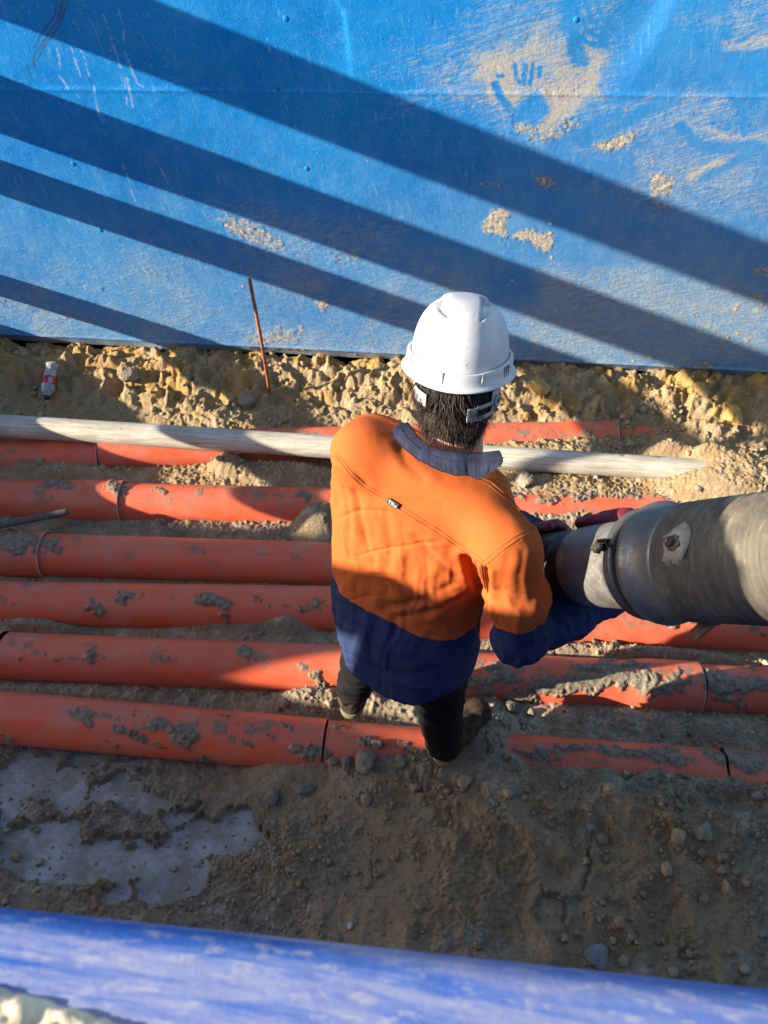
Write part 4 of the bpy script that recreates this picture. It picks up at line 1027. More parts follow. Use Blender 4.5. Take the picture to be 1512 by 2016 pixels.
    for ring in (1, 2):
        for i in range(K):
            an = 2*math.pi*i/K; rr = (.032+.005*math.sin(an*2+1)+.003*math.sin(an*5+.6)+.002*math.sin(an*9))*(1.0 if ring == 2 else .5)
            off = d*math.cos(an)*rr*.95+tg*math.sin(an)*rr*1.5
            drop = (np.linalg.norm(tg*(off@tg)))**2/(2*rh)
            V.append(q+off+nn_*((.006 if ring == 1 else .002)+.003*math.sin(an*7)-drop))
    for i in range(K):
        F.append([0, 1+i, 1+(i+1) % K]); F.append([1+i, 1+K+i, 1+K+(i+1) % K, 1+(i+1) % K])
    o = mk('washer_patch', V, F, simple('pale_patch', (.34, .30, .24), .85, 0, .25, 50, .4, .003), root)
    md = o.modifiers.new('s', 'SOLIDIFY'); md.thickness = .004
    hexp = [(0, .016), (.003, .016), (.005, .013), (.0055, .010)]
    parts = [lathe(q+nn_*.006, nn_, hexp+[(.0065, .0005)], 28), lathe(q+nn_*.011, nn_, [(0, .0105), (.010, .0105), (.0115, .009), (.012, .0005)], 6), lathe(q+nn_*.016, nn_, [(0, .006), (.011, .006), (.012, .0005)], 16)]
    v, f = join(parts); ob = mk('hex_bolt', v, f, simple('bolt_steel', (.13, .11, .095), .5, .6, .3, 80), root, smooth=False)
    # latch lever under the coupling
    q = pd(1405, 1218, 1.62); tip = pd(1368, 1250, 1.66); ax = (tip-q)/np.linalg.norm(tip-q); s_, u_ = frame(ax)[1:]
    parts = [box((q+tip)/2, np.linalg.norm(tip-q)*1.15, .03, .008, .002, np.array([ax, s_, u_])), box(q-ax*.005+np.array([0, 0, .012]), .04, .034, .03, .004, np.array([ax, s_, u_]))]
    v, f = join(parts); mk('latch_lever', v, f, simple('brown_lever', (.17, .125, .08), .55, .3, .3, 60), root, smooth=False)
    return A, d, rb
H_A, H_D, H_R = hose()

# ------------------------------------------------------------------ the man
TH = rad(27); PR = np.array([math.cos(TH), -math.sin(TH), 0]); PF = np.array([math.sin(TH), math.cos(TH), 0])
NB = np.array([.098, 1.345, 1.58])
ST = np.array([  # zt, back x, back y, half width, half depth
    (.70, .012, 1.075, .20, .150), (.84, .012, 1.095, .208, .150), (.90, .012, 1.115, .21, .150), (1.0, .005, 1.145, .215, .145), (1.15, .0, 1.195, .215, .135), (1.33, .007, 1.217, .218, .132),
    (1.45, .014, 1.238, .222, .125), (1.52, .028, 1.256, .212, .112), (1.565, .052, 1.268, .172, .095), (1.605, .085, 1.285, .09, .072), (1.64, .09, 1.30, .064, .064), (1.70, .09, 1.30, .06, .06)])
def torso(P, grow=0.0):
    z = P[..., 2]
    bx = np.interp(z, ST[:, 0], ST[:, 1]); by = np.interp(z, ST[:, 0], ST[:, 2])
    u0 = (P[..., 0]-bx)*PR[0]+(P[..., 1]-by)*PR[1]
    zt = z+np.interp(z, [.95, 1.5], [0, .10])*u0
    bx = np.interp(zt, ST[:, 0], ST[:, 1]); by = np.interp(zt, ST[:, 0], ST[:, 2]); a = np.interp(zt, ST[:, 0], ST[:, 3])+grow; b = np.interp(zt, ST[:, 0], ST[:, 4])+grow
    cx = bx-.002; cy = by+b*.93
    u = (P[..., 0]-cx)*PR[0]+(P[..., 1]-cy)*PR[1]; v = (P[..., 0]-cx)*PF[0]+(P[..., 1]-cy)*PF[1]
    n = 2.35
    f = ((np.abs(u/a)**n+np.abs(v/b)**n)**(1/n)-1)*np.minimum(a, b)
    return smax(f, zt-1.565, .02), zt, u, v
SJ_R = pd(1000, 1082, 1.73); EL_R = pd(1022, 1255, 1.90); WR_R = pd(1200, 1172, 2.02)
SJ_L = pd(716, 892, 1.82); EL_L = np.array([.03, 1.56, 1.27]); WR_L = pd(1068, 1062, 2.16)
SJ_R2 = SJ_R+(EL_R-SJ_R)*.5
def shirt_fn(P):
    f, zt, u, v = torso(P)
    hem = .897-.075*sstep(.0, .20, np.abs(u))*0+.05*sstep(.08, .2, np.abs(u))-.03*sstep(.1, -.1, v)
    f = smax(f, hem-P[..., 2], .012)
    r = chain(P, [SJ_R, SJ_R2+np.array([.012, -.01, 0]), EL_R, (EL_R+WR_R)/2, WR_R], [.072, .067, .060, .056, .050], .03)
    l = chain(P, [SJ_L, EL_L, WR_L], [.060, .06, .045], .03)
    f = smin(f, rcone(P, NB+np.array([0, -.02, -.07]), SJ_L+np.array([0, 0, .0]), .06, .06), .06)
    f = smin(f, rcone(P, NB+np.array([0, -.02, -.07]), SJ_R+np.array([0, 0, .0]), .06, .070), .05)
    f = smax(f, zt-1.575+np.clip(v-.02, 0, .3)*.9, .03)
    f = smin(f, r, .03); return smin(f, l, .05)
def build_shirt():
    V, F = sdf_mesh(shirt_fn, (-.30, .93, .80), (.66, 1.78, 1.74), .0042)
    N = sdf_normals(shirt_fn, V)
    bv = BVHTree.FromPolygons([tuple(v) for v in V], F.tolist())
    def hit(px, py, fb=1.8):
        d = Vector(ray(px, py)).normalized(); h = bv.ray_cast(Vector(C_O), d)
        return np.array(h[0]) if h[0] is not None else pd(px, py, fb)
    HP = lambda pts: [hit(*p) for p in pts]
    px, py = proj(V)
    vis = ((C_O-V)*N).sum(1) > 0
    _, zt, u, v = torso(V)
    dt = torso(V)[0]
    da = np.minimum(chain(V, [SJ_R, EL_R, WR_R], [.082, .062, .05]), 9)
    dl = chain(V, [SJ_L, EL_L, WR_L], [.060, .06, .045])
    onarm = sstep(-.012, .012, dt-da)          # 1 on the right sleeve
    onleft = sstep(-.012, .012, dt-dl)
    D = np.zeros(len(V))
    # broad cloth folds
    hang = sstep(1.45, 1.3, zt)
    w = np.stack([u*14+2.0*fbm3(V*5, 21, 2), zt*3.2, v*10], -1)
    D += (fbm3(w, 22, 3)-.5)*.011*hang*(1-onarm)*(1-onleft)
    w2 = np.stack([u*30+3*fbm3(V*7, 23, 2), zt*5+u*6, v*22], -1)
    D += (1-np.abs(2*fbm3(w2, 24, 2)-1)-.75)*.006*hang*sstep(1.52, 1.40, zt)*(1-onarm)
    cr_ = 1-np.abs(2*fbm3(V*np.array([9, 9, 6])+1.5*fbm3(V*6, 26, 2)[:, None], 27, 3)-1); D += (sstep(.7, 1, cr_)-.5)*.0055*sstep(1.5, 1.42, zt)
    for k_, (a_, b_) in enumerate(((5, 13), (-6, 12), (3, 16))):
        n_ = fbm3(np.stack([u*a_+zt*b_+1.2*fbm3(V*4, 70+k_, 2), u*3.0-zt*1.2, v*5], -1), 73+k_, 2); D -= .0042*np.exp(-((n_-.5)/.022)**2)*sstep(.42, .62, fbm3(V*5.5, 76+k_, 2))*sstep(1.50, 1.40, zt)
    D += (fbm3(V*30, 25, 3)-.5)*.002
    # sleeve folds run down the arm / around the elbow
    ax = (EL_R-SJ_R)/np.linalg.norm(EL_R-SJ_R); q = V-SJ_R; al = q@ax; pr = q-al[:, None]*ax
    e1 = np.cross(ax, PF); e1 /= np.linalg.norm(e1); e2 = np.cross(ax, e1); an = np.arctan2(pr@e2, pr@e1)
    up = sstep(.33, .22, al)
    w3 = np.stack([an*3.2+1.2*fbm3(V*8, 31, 2), al*7, 0*al], -1)
    D += onarm*up*(1-np.abs(2*fbm3(w3, 32, 2)-1)-.7)*.004*sstep(-.02, .08, al)
    ax2 = (WR_R-EL_R)/np.linalg.norm(WR_R-EL_R); al2 = (V-EL_R)@ax2
    w4 = np.stack([al2*26+2.5*fbm3(V*9, 33, 2), an*1.2, V[:, 2]*9], -1)
    D += onarm*sstep(.20, .27, al)*(1-np.abs(2*fbm3(w4, 34, 2)-1)-.7)*.018
    # drawn creases (measured on the garment): valleys
    CRE = [([(921, 1092), (930, 1130), (948, 1160), (958, 1178)], .018, .010), ([(940, 1108), (955, 1150), (962, 1200)], .012, .006), ([(958, 1120), (963, 1165), (958, 1210)], .016, .007),
           ([(890, 1155), (850, 1175), (760, 1195)], .006, .012), ([(915, 1175), (860, 1200), (780, 1215)], .006, .010), ([(700, 970), (715, 1040), (735, 1110)], .005, .010), ([(680, 960), (690, 1040), (688, 1100)], .005, .009), ([(760, 1010), (770, 1070), (765, 1120)], .004, .010),
           ([(1000, 1100), (990, 1140), (985, 1180)], .007, .009), ([(1030, 1090), (1022, 1130), (1020, 1190)], .006, .008), ([(1048, 1100), (1048, 1180)], .005, .008), ([(975, 1130), (972, 1180)], .006, .007),
           ([(1080, 1215), (1120, 1240), (1160, 1225)], .007, .008), ([(1075, 1235), (1100, 1270), (1110, 1290)], .006, .009), ([(1090, 1205), (1130, 1205), (1190, 1205)], .006, .007), ([(1150, 1190), (1172, 1225), (1165, 1260)], .006, .007),
           ([(1060, 1230), (1070, 1270), (1060, 1310)], .005, .009), ([(660, 1200), (700, 1240), (690, 1280)], .006, .012), ([(700, 1300), (780, 1330), (850, 1320)], .005, .014), ([(820, 1060), (860, 1100), (900, 1130)], .005, .010), ([(668, 905), (700, 925), (720, 950)], .004, .010),
           ([(790, 880), (800, 910), (830, 940)], .004, .012)]
    for pts, dep, wd in CRE:
        dep *= .6 if np.mean([p[0] for p in pts]) < 965 else (.5 if np.mean([p[1] for p in pts]) > 1190 else .22); q = segdist3(V, HP(pts)); D -= vis*dep*np.exp(-(q/wd)**2); D += vis*dep*.5*np.exp(-((q-wd*2.2)/(wd*1.2))**2)
    # seams
    yoke = HP([(655, 893), (668, 903), (690, 935), (715, 958), (760, 985), (810, 1017), (860, 1048), (905, 1080), (952, 1112)])
    armh = HP([(1064, 1028), (1050, 1045), (1020, 1062), (985, 1087), (952, 1115), (956, 1140), (961, 1168), (957, 1205)])
    shs = HP([(945, 938), (968, 950), (1000, 978), (1030, 1010), (1052, 1042)])
    seam = np.zeros(len(V)); st = np.zeros(len(V))
    for pl in (yoke, armh, shs):
        q = segdist3(V, pl); D += vis*.0022*np.exp(-(q/.007)**2)-vis*.0022*np.exp(-(q/.003)**2)
        seam = np.maximum(seam, vis*sstep(.012, .004, q)); st = np.maximum(st, vis*sstep(.0035, .0012, q)*.0+vis*np.exp(-(q/.0022)**2)*.8+vis*np.exp(-((q-.0085)/.0018)**2)*.5)
    # gathers under the yoke
    q = segdist3(V, yoke); below = (torso(V)[1] < 1.5)
    qs = V@PR; D += vis*(vn3(np.stack([qs*75, zt*8, v*0], -1), 41)-.5)*.007*sstep(.07, .012, q)*sstep(0, .006, q)*(V[:, 2] < np.interp(u, [-.2, .2], [1.50, 1.38]))
    V2 = V+N*D[:, None]
    bv2 = BVHTree.FromPolygons([tuple(q_) for q_ in V2], F.tolist())
    global THREAD; THREAD = []
    def thread(pts, r=.0009):
        pts = resample(np.array([(a_, b_, 0) for a_, b_ in pts], float), 70); out_ = []
        for a_, b_, _ in pts:
            h = bv2.ray_cast(Vector(C_O), Vector(ray(a_, b_)).normalized())
            if h[0] is not None: out_.append(np.array(h[0])+np.array(h[1])*.0004)
        if len(out_) > 3: THREAD.append(tube(out_, r, 5))
    yk = [(657, 897), (668, 905), (690, 936), (715, 958), (760, 985), (810, 1017), (860, 1048), (905, 1080), (948, 1110)]
    ah = [(1062, 1030), (1050, 1045), (1020, 1062), (985, 1087), (952, 1115), (955, 1140), (960, 1166)]
    sh = [(945, 938), (968, 950), (1000, 978), (1030, 1010), (1052, 1042)]
    for pl, (ox, oy) in ((yk, (3, -6)), (ah, (-5, -6)), (sh, (-5, 5))):
        thread(pl, .0013); thread([(a_+ox, b_+oy) for a_, b_ in pl])
    # colour blocking: signed distance to the hem of the orange
    band = np.interp(u, [-.22, -.18, -.10, .0, .08, .14, .18, .22], [1.215, 1.17, 1.12, 1.085, 1.09, 1.12, 1.17, 1.20])
    nav_t = band-zt
    # refine with the measured boundary
    bl = HP([q for q in [(648, 1118), (651, 1122), (660, 1150), (677, 1172), (720, 1198), (772, 1223), (810, 1245), (841, 1258), (875, 1262), (901, 1259), (922, 1245), (940, 1225), (952, 1212)] if bv.ray_cast(Vector(C_O), Vector(ray(*q)).normalized())[0] is not None])
    bu = np.array([(p-np.array([0, 0, 0])) for p in bl]); ub = torso(bu)[2]; zb = bu[:, 2]; od = np.argsort(ub)
    bandm = np.interp(u, ub[od], zb[od]); nav_t = bandm-V[:, 2]
    cutp = hit(1010, 1247); alc = (cutp-SJ_R)@ax
    nav_a = al-alc+.004*np.sin(an*2)
    alL = (V-SJ_L)@((EL_L-SJ_L)/np.linalg.norm(EL_L-SJ_L)); nav_l = alL-.19
    nav = np.where(onarm > .5, nav_a, np.where(onleft > .5, nav_l, nav_t))
    # ridge along the join
    V2 += N*(.0018*np.exp(-((nav+.004)/.005)**2))[:, None]
    hemd = shirt_fn(V)  # not used for colour
    return V2, F, N, nav, seam, st, hit, bv, onarm
SV, SF, SN, SNAV, SSEAM, SST, shit, SBV, SARM = build_shirt()
def cloth_mat():
    m = Mt('two_tone_drill', .85, spec=.15); nv = m.ramp(m.attr('navy'), -.0012, .0012)
    n = m.noise(10, 4); n2 = m.noise(220, 3, .7); weave = m.noise(420, 2, .6)
    o = m.mix(m.ramp(n, .3, .7), (.47, .102, .023), (.53, .122, .030)); o = m.mix(m.ramp(n2, .45, .75, 0, .25), o, (.40, .085, .02))
    b = m.mix(m.ramp(n, .3, .7), (.021, .034, .092), (.028, .042, .11)); b = m.mix(m.ramp(m.noise(7, 5, .65), .55, .75, 0, .35), b, (.08, .09, .14)); b = m.mix(m.ramp(n2, .5, .75, 0, .3), b, (.05, .065, .15))
    c = m.mix(nv, o, b); c = m.mix(m.math('MULTIPLY', m.attr('stitch'), .45), c, m.mix(nv, (.35, .09, .015), (.05, .06, .12)))
    return m.out(c, nrm=m.bump(m.math('ADD', weave, n2), .25, .0015))
M_CLOTH = cloth_mat()
man = thing('person', 'worker in white hard hat and orange and navy shirt gripping the hose', 'person', (.06, 1.25, .15))
fn_ = SNAV[SF].mean(1)
SKIN = Mt('skin', .5, spec=.4); SKIN.b.inputs['Subsurface Weight'].default_value = .08
SKIN = SKIN.out(SKIN.mix(SKIN.noise(40, 4), (.46, .235, .155), (.54, .29, .2)), nrm=SKIN.bump(SKIN.noise(160, 3), .15, .001))
HC = pd(904, 722, 1.615)+np.array([0, .015, -.03])     # head centre
HT = rad(3); HFx = np.array([math.sin(HT), math.cos(HT), 0]); HRx = np.array([math.cos(HT), -math.sin(HT), 0])
tilt = rad(19); HU = np.array([0, 0, 1.0])*math.cos(tilt)+HFx*math.sin(tilt); HFt = np.cross(HU, HRx)
HFt = HFt/np.linalg.norm(HFt); HM = np.array([HRx, HFt, HU])    # rows: right, forward, up
NB = np.array([.098, 1.345, 1.58])
def body_fn(P):
    f, zt, u, v = torso(P, -.08)
    f = smax(smax(f, 1.42-P[..., 2], .02), P[..., 2]-1.52, .02)
    q = (P-HC)@HM.T
    skull = (np.sqrt((q[..., 0]/.076)**2+((q[..., 1]+.008)/.098)**2+((q[..., 2]-.01)/.108)**2)-1)*.076
    face = (np.sqrt((q[..., 0]/.062)**2+((q[..., 1]-.045)/.06)**2+((q[..., 2]+.055)/.075)**2)-1)*.06
    nose = rcone(q, (0, .098, -.02), (0, .116, -.045), .008, .014)
    hd = smin(smin(skull, face, .03), nose, .012)
    for sx in (-1, 1):
        hd = smax(hd, -(np.linalg.norm(q-np.array([sx*.031, .108, -.012]), axis=-1)-.014), .008)
        hd = smin(hd, np.linalg.norm(q-np.array([sx*.031, .09, -.012]), axis=-1)-.0125, .002)
    hd = smax(hd, -rcone(q, (-.022, .112, -.078), (.022, .112, -.078), .004, .004), .005)
    hd = smin(hd, rcone(q, (-.018, .1, -.07), (.018, .1, -.07), .007, .007), .006)
    neck = chain(P, [NB+np.array([0, 0, -.05]), NB+(HC-NB)*.6], [.066, .058], .02)
    f = smin(f, neck, .05); f = smin(f, hd, .025)
    for sx in (-1, 1):
        e = q-np.array([sx*.082, -.012, -.03]); c, s = math.cos(sx*.35), math.sin(sx*.35)
        ex = e[..., 0]*c+e[..., 1]*s; ey = -e[..., 0]*s+e[..., 1]*c
        ear = (np.sqrt((ex/.009)**2+((ey+.004)/.02)**2+(e[..., 2]/.033)**2)-1)*.009
        dish = (np.sqrt(((ex-sx*.009)/.008)**2+((ey)/.012)**2+((e[..., 2]-.004)/.021)**2)-1)*.008
        f = smin(f, smax(ear, -dish, .004), .006)
    return f
V, F = sdf_mesh(body_fn, (-.25, 1.05, .86), (.36, 1.56, 2.0), .0045)
body = mk('body', V, F, SKIN, man)
up = fn_ < 0
def sub(V, F, mask, attrs):
    f = F[mask]; ids, inv = np.unique(f, return_inverse=True)
    return V[ids], inv.reshape(f.shape), {k: a[ids] for k, a in attrs.items()}
att = {'navy': SNAV, 'stitch': SST}
v, f, a = sub(SV, SF, up, att); shirt = mk('shirt', v, f, M_CLOTH, man, a)
shirt['label'] = 'orange upper half of the work shirt'
v, f, a = sub(SV, SF, ~up, att); lower = mk('lower_panel', v, f, M_CLOTH, shirt, a); lower['label'] = 'navy blue lower half of the work shirt'
for v_, f_ in THREAD: mk('seam_stitching', v_, f_, simple('orange_thread', (.30, .075, .015), .8), shirt)
M_NAVY = simple('navy_drill', (.021, .024, .048), .85, 0, .35, 30, .6, .004, .12)
def strip(name, rows, mat, parent, thick=.003, sub_=1):
    rows = [np.asarray(r) for r in rows]; n = len(rows[0]); V = np.stack(rows, 1).reshape(-1, 3); k = len(rows)
    F = gridF(n, k)
    o = mk(name, V, F, mat, parent)
    if thick:
        md = o.modifiers.new('s', 'SOLIDIFY'); md.thickness = thick; md.offset = 0
    if sub_:
        md = o.modifiers.new('u', 'SUBSURF'); md.levels = sub_; md.render_levels = sub_
    return o
def collar():
    bot = [(775, 852), (778, 864), (800, 886), (833, 910), (873, 929), (900, 937), (925, 936), (943, 945), (962, 932), (984, 915)]
    top = [(802, 832), (808, 840), (816, 853), (838, 873), (868, 886), (900, 891), (930, 892), (950, 892), (966, 890), (985, 888)]
    dtop = [1.775, 1.75, 1.715, 1.68, 1.655, 1.64, 1.635, 1.63, 1.62, 1.61]
    B = []
    for i, (x, y) in enumerate(bot):
        h = shit(x, y, dtop[i]-.02)
        d = min(np.dot(h-C_O, C_F)-.012, dtop[i]-.004) if i < 7 else dtop[i]-.012-.004*(i-6)
        B.append(pd(x, y, d))
    T = [pd(x, y, d) for (x, y), d in zip(top, dtop)]
    B = resample(B, 160); T = resample(T, 160)
    axis = NB+np.array([0, .0, .02])
    def outw(P, a): o = P-axis; o[:, 2] = 0; return P+a*o/np.linalg.norm(o, axis=1)[:, None]
    rows = [B, B*.67+T*.33, B*.33+T*.67, T]
    _t = np.linspace(0, 1, 160); puck = (np.sin(_t*170+2*np.sin(_t*23))*.0011)[:, None]; wob = ((np.sin(_t*46)+.9*np.sin(_t*29+1)+.6*np.sin(_t*71+2))*.0014)[:, None]
    rows[1] = outw(rows[1], .010)+wob*1.6*np.array([0, 0, 1]); rows[2] = outw(rows[2], .014)+wob*.6*np.array([0, 0, 1]); rows[0] = outw(rows[0]+wob*.5*np.array([0, 0, 1]), .002)+puck*.6*np.array([0, 0, 1]); rows[1] = outw(rows[1], 0)+puck*np.array([0, -.5, .8])
    inn = outw(T, -.008)-np.array([0, 0, .03])
    rows = rows+[outw(T, -.004)+np.array([0, 0, .001]), inn]
    strip('collar', rows, M_NAVY, shirt, .003)
    # stitch line along the edge
    for q_ in (.14, .80):
        ln = outw(rows[0]*(1-q_)+T*q_, .0075 if q_ < .5 else .0135); v, f = tube(ln, .0008, 5)
        mk('collar_stitching', v, f, simple('stitch_thread', (.008, .009, .02), .8), shirt)
collar()
# woven tag on the yoke
def tagpatch():
    c = [shit(*p) for p in ((767, 977), (789, 991), (783, 1002), (761, 988))]
    ce = sum(c)/4; X = (c[1]-c[0])+(c[2]-c[3]); X /= np.linalg.norm(X); Y = (c[0]-c[3])+(c[1]-c[2]); Y -= X*(X@Y); Y /= np.linalg.norm(Y); Nn = np.cross(X, Y)
    wd, hg = .0295, .0155
    o = ce+Nn*.005
    v, f = box(o, wd, hg, .0025, .0008, np.array([X, Y, Nn])); mk('woven_tag', v, f, simple('tag_cloth', (.05, .05, .062), .8, 0, .2, 60), shirt, smooth=False)
    cu = bpy.data.curves.new('t', 'FONT'); cu.body = 'TRu'; cu.align_x = 'CENTER'; cu.align_y = 'CENTER'; cu.size = .0135; cu.extrude = .0004
    to = bpy.data.objects.new('t', cu); S.collection.objects.link(to); bpy.context.view_layer.update()
    me = to.to_mesh(); tv = np.array([q.co[:] for q in me.vertices]); tf = [list(p.vertices) for p in me.polygons]; to.to_mesh_clear()
    bpy.data.objects.remove(to)
    tv = o+Nn*.0018+tv[:, :1]*X*1.05+tv[:, 1:2]*Y+tv[:, 2:]*Nn
    mk('tag_lettering', tv, tf, simple('white_thread', (.72, .76, .85), .7), shirt, smooth=False)
tagpatch()

# ---- hair
def hair():
    def cap(P):
        q = (P-HC)@HM.T
        f = (np.sqrt((q[..., 0]/.084)**2+((q[..., 1]+.014)/.106)**2+((q[..., 2]-.01)/.116)**2)-1)*.08
        f = smin(f, (np.sqrt((q[..., 0]/.066)**2+((q[..., 1]+.055)/.05)**2+((q[..., 2]+.085)/.052)**2)-1)*.05, .03)
        f = smax(f, q[..., 1]-.02-np.clip(q[..., 2], -.1, .1)*.6, .02)
        f = smax(f, q[..., 2]-.02, .01); f = smax(f, -.128-q[..., 2]+.3*np.abs(q[..., 0]), .012); return f
    V, F = sdf_mesh(cap, HC-.17, HC+.17, .005)
    N = sdf_normals(cap, V); q = (V-HC)@HM.T; an = np.arctan2(q[:, 0], -q[:, 1])
    V = V+N*((vn3(np.stack([an*16+2*vn3(V*20, 6), q[:, 2]*14, 0*an], -1), 7)-.5)*.012)[:, None]
    m = Mt('dark_hair', .5, spec=.3); n = m.noise(40, 4, .6, stretch=(2.5, 2.5, .35)); m.out(m.mix(m.ramp(n, .35, .7), (.014, .009, .007), (.05, .034, .025)), nrm=m.bump(n, .5, .004))
    h = mk('hair', V, F, m.m, man)
    parts = []; r = np.random.RandomState(4)
    for i in range(2400):
        a0 = r.uniform(-1.75, 1.75); z0 = r.uniform(-.075, -.004); ln = r.uniform(.035, .085)*(1 if abs(a0) < 1.2 else .7)
        drift = .28*math.sin(a0*4+1)+r.normal(0, .12); pts = []; lift = r.uniform(.001, .017)
        for t in np.linspace(0, 1, 7):
            z = z0-ln*t; aa = a0+drift*t*t+.05*math.sin(3*t+i)
            rx, ry = .085, .108
            s = math.sqrt(max(.12, 1-((z-.01)/.122)**2)) if z > -.07 else math.sqrt(1-(.08/.122)**2)*(1-.12*((-.07-z)/.05))
            flare = 1+lift/.09*(.15+2.3*t*t)
            p = np.array([math.sin(aa)*rx*s*flare, -.014-math.cos(aa)*ry*s*flare, z])
            if z < -.05: p[1] -= 0
            pts.append(HC+p@HM)
        w0 = r.uniform(.0005, .0013)
        parts.append(tube(pts, [w0*.7, w0, w0, w0*.95, w0*.8, w0*.5, w0*.08], 5))
    v, f = join(parts); mk('hair_locks', v, f, m.m, h)
hair()
# ---- hard hat
def hat():
    R = HM.copy(); O = HC+HU*.028+HFt*.012
    wht = Mt('white_shell', .32, spec=.5); n = wht.noise(25, 5, .65); sc = wht.noise(60, 3, .6, stretch=(1, 1, 3.5), rot=(.3, .4, .2), dist=.5); top = wht.noise(8, 3)
    c = wht.mix(wht.ramp(n, .35, .7), (.58, .58, .59), (.52, .525, .54)); c = wht.mix(wht.math('MULTIPLY', wht.ramp(sc, .64, .7), wht.ramp(top, .42, .6, .1, .9)), c, (.2, .22, .25)); c = wht.mix(wht.ramp(n, .68, .78, 0, .45), c, (.52, .5, .46))
    wht.out(c, nrm=wht.bump(n, .08, .001))
    A, Bf, Bb, H = .107, .134, .13, .130
    nph, nt = 160, 60
    ph = np.linspace(0, 2*np.pi, nph, endpoint=False)     # 0 = right, pi/2 = forward
    t = np.linspace(0, 1, nt)
    PH, T = np.meshgrid(ph, t, indexing='ij')
    hz = H*np.sin(T*np.pi/2)**.97; rr = np.cos(T*np.pi/2)**.64*(1-.03*(1-T))
    b = np.where(np.sin(PH) > 0, Bf, Bb)
    x = A*np.cos(PH)*rr; y = b*np.sin(PH)*rr; z = hz
    # raised crown ridge front to back and two recessed facets each side of it at the back
    e = np.zeros_like(z)
    ridge = sstep(.052, .040, np.abs(x))*sstep(.10, .25, T)*sstep(.0, .02, z-.05); e += .006*ridge*sstep(.35, .6, T)
    for sx in (-1, 1):
        u = x*sx; top_, bot_ = .136, .100
        tri = sstep(.030, .034, u)*sstep(.064, .060, u)*sstep(bot_+(.064-u)*.0+(u-.030)*.5, bot_+.004+(u-.030)*.5, z)*sstep(top_+.004, top_, z)*(y < .01)
        e -= .016*tri*sstep(.066, .034, u+0)*1.0
        tri2 = sstep(.036, .040, u)*sstep(.070, .066, u)*sstep(.1, .104, z)*sstep(.14, .136, z)*(y > .02)
        e -= .004*tri2
    nx_, ny_, nz_ = np.cos(PH)*rr/A, np.sin(PH)*rr/b, hz/H**1.0/ H*.9
    nl = np.sqrt(nx_**2+ny_**2+nz_**2); x = x+e*nx_/nl; y = y+e*ny_/nl; z = z+e*nz_/nl
    dome = np.stack([x, y, z], -1)
    V = O+dome.reshape(-1, 3)@R
    # centre, close top
    root = mk('hard_hat', V, gridF(nph, nt, True), wht.m, man)
    # outer collar band and gutter brim
    sec = [(0, .010), (.0065, .011), (.0075, .008), (.0085, -.004), (.0095, -.014), (.013, -.019), (.017, -.021), (.0185, -.0235), (.016, -.0255), (.009, -.024), (.002, -.021), (-.004, -.012), (-.004, .004)]
    P = []
    for p in ph:
        bb = Bf if math.sin(p) > 0 else Bb; front = max(0, math.sin(p))**6
        c0 = np.array([A*math.cos(p), bb*math.sin(p), 0]); nrm = np.array([math.cos(p)/A, math.sin(p)/bb, 0]); nrm /= np.linalg.norm(nrm)
        side = math.cos(p)**2
        for k, (o, h) in enumerate(sec):
            ext = (o if o < .010 else o+.028*front)
            P.append(c0*.985+nrm*ext+np.array([0, 0, h+.012*side*(1 if h > -.02 else .8)-.004*(1-side)]))
    V = O+np.array(P)@R; Fb = gridF(nph, len(sec), True).tolist()
    mk('brim', V, Fb, wht.m, root)
    # small ribs moulded on the band
    parts = []
    for p in (-1.57-.27, -1.57+.42, -.62, -.55, -.48, -2.6):
        c0 = np.array([A*math.cos(p), Bb*math.sin(p), 0]); nrm = np.array([math.cos(p)/A, math.sin(p)/Bb, 0]); nrm /= np.linalg.norm(nrm); tg = np.cross([0, 0, 1], nrm)
        parts.append(box(c0*.985+nrm*.0085+np.array([0, 0, -.004+.012*math.cos(p)**2]), .0022, .004, .022, .0008, np.array([tg, nrm, [0, 0, 1]])))
    for v, f in parts: mk('band_rib', O+v@R, f, wht.m, root)
    # suspension: white ratchet strap under the back of the shell, with slots
    sm_ = simple('strap_plastic', (.33, .33, .35), .35, 0, .1, 40)
    def band(a0, a1, z0, z1, r=1.0):
        n = 26; rows = []
        for k in range(4):
            zz = z0+(z1-z0)*k/3
            rows.append([HC+np.array([math.sin(a)*.091*r, -.014-math.cos(a)*.116*r, zz+.010*math.sin(abs(a))])@HM for a in np.linspace(a0, a1, n)])
        return rows
    strip('harness_strap', band(-1.28, -.72, -.052, -.024), sm_, root, .003)
    strip('harness_strap', band(.28, .52, -.066, -.036), sm_, root, .003)
    strip('harness_strap', band(.5, .95, -.066, -.056), sm_, root, .003); strip('harness_strap', band(.5, .95, -.043, -.034), sm_, root, .003); strip('harness_strap', band(.93, 1.32, -.066, -.012), sm_, root, .003)
    v, f = lathe(HC+np.array([math.sin(1.12)*.094, -.014-math.cos(1.12)*.119, -.03])@HM, (np.array([math.sin(1.12), -math.cos(1.12), 0])@HM), [(.0, .0125), (.003, .0125), (.003, .0065), (-.001, .006)], 24); mk('strap_eyelet', v, f, sm_, root)
    v, f = lathe(HC+np.array([math.sin(1.12)*.094, -.014-math.cos(1.12)*.119, -.03])@HM, (np.array([math.sin(1.12), -math.cos(1.12), 0])@HM), [(.0015, .0068), (.0015, .0004)], 20); mk('eyelet_hole', v, f, M_DARKGAP, root)
hat()
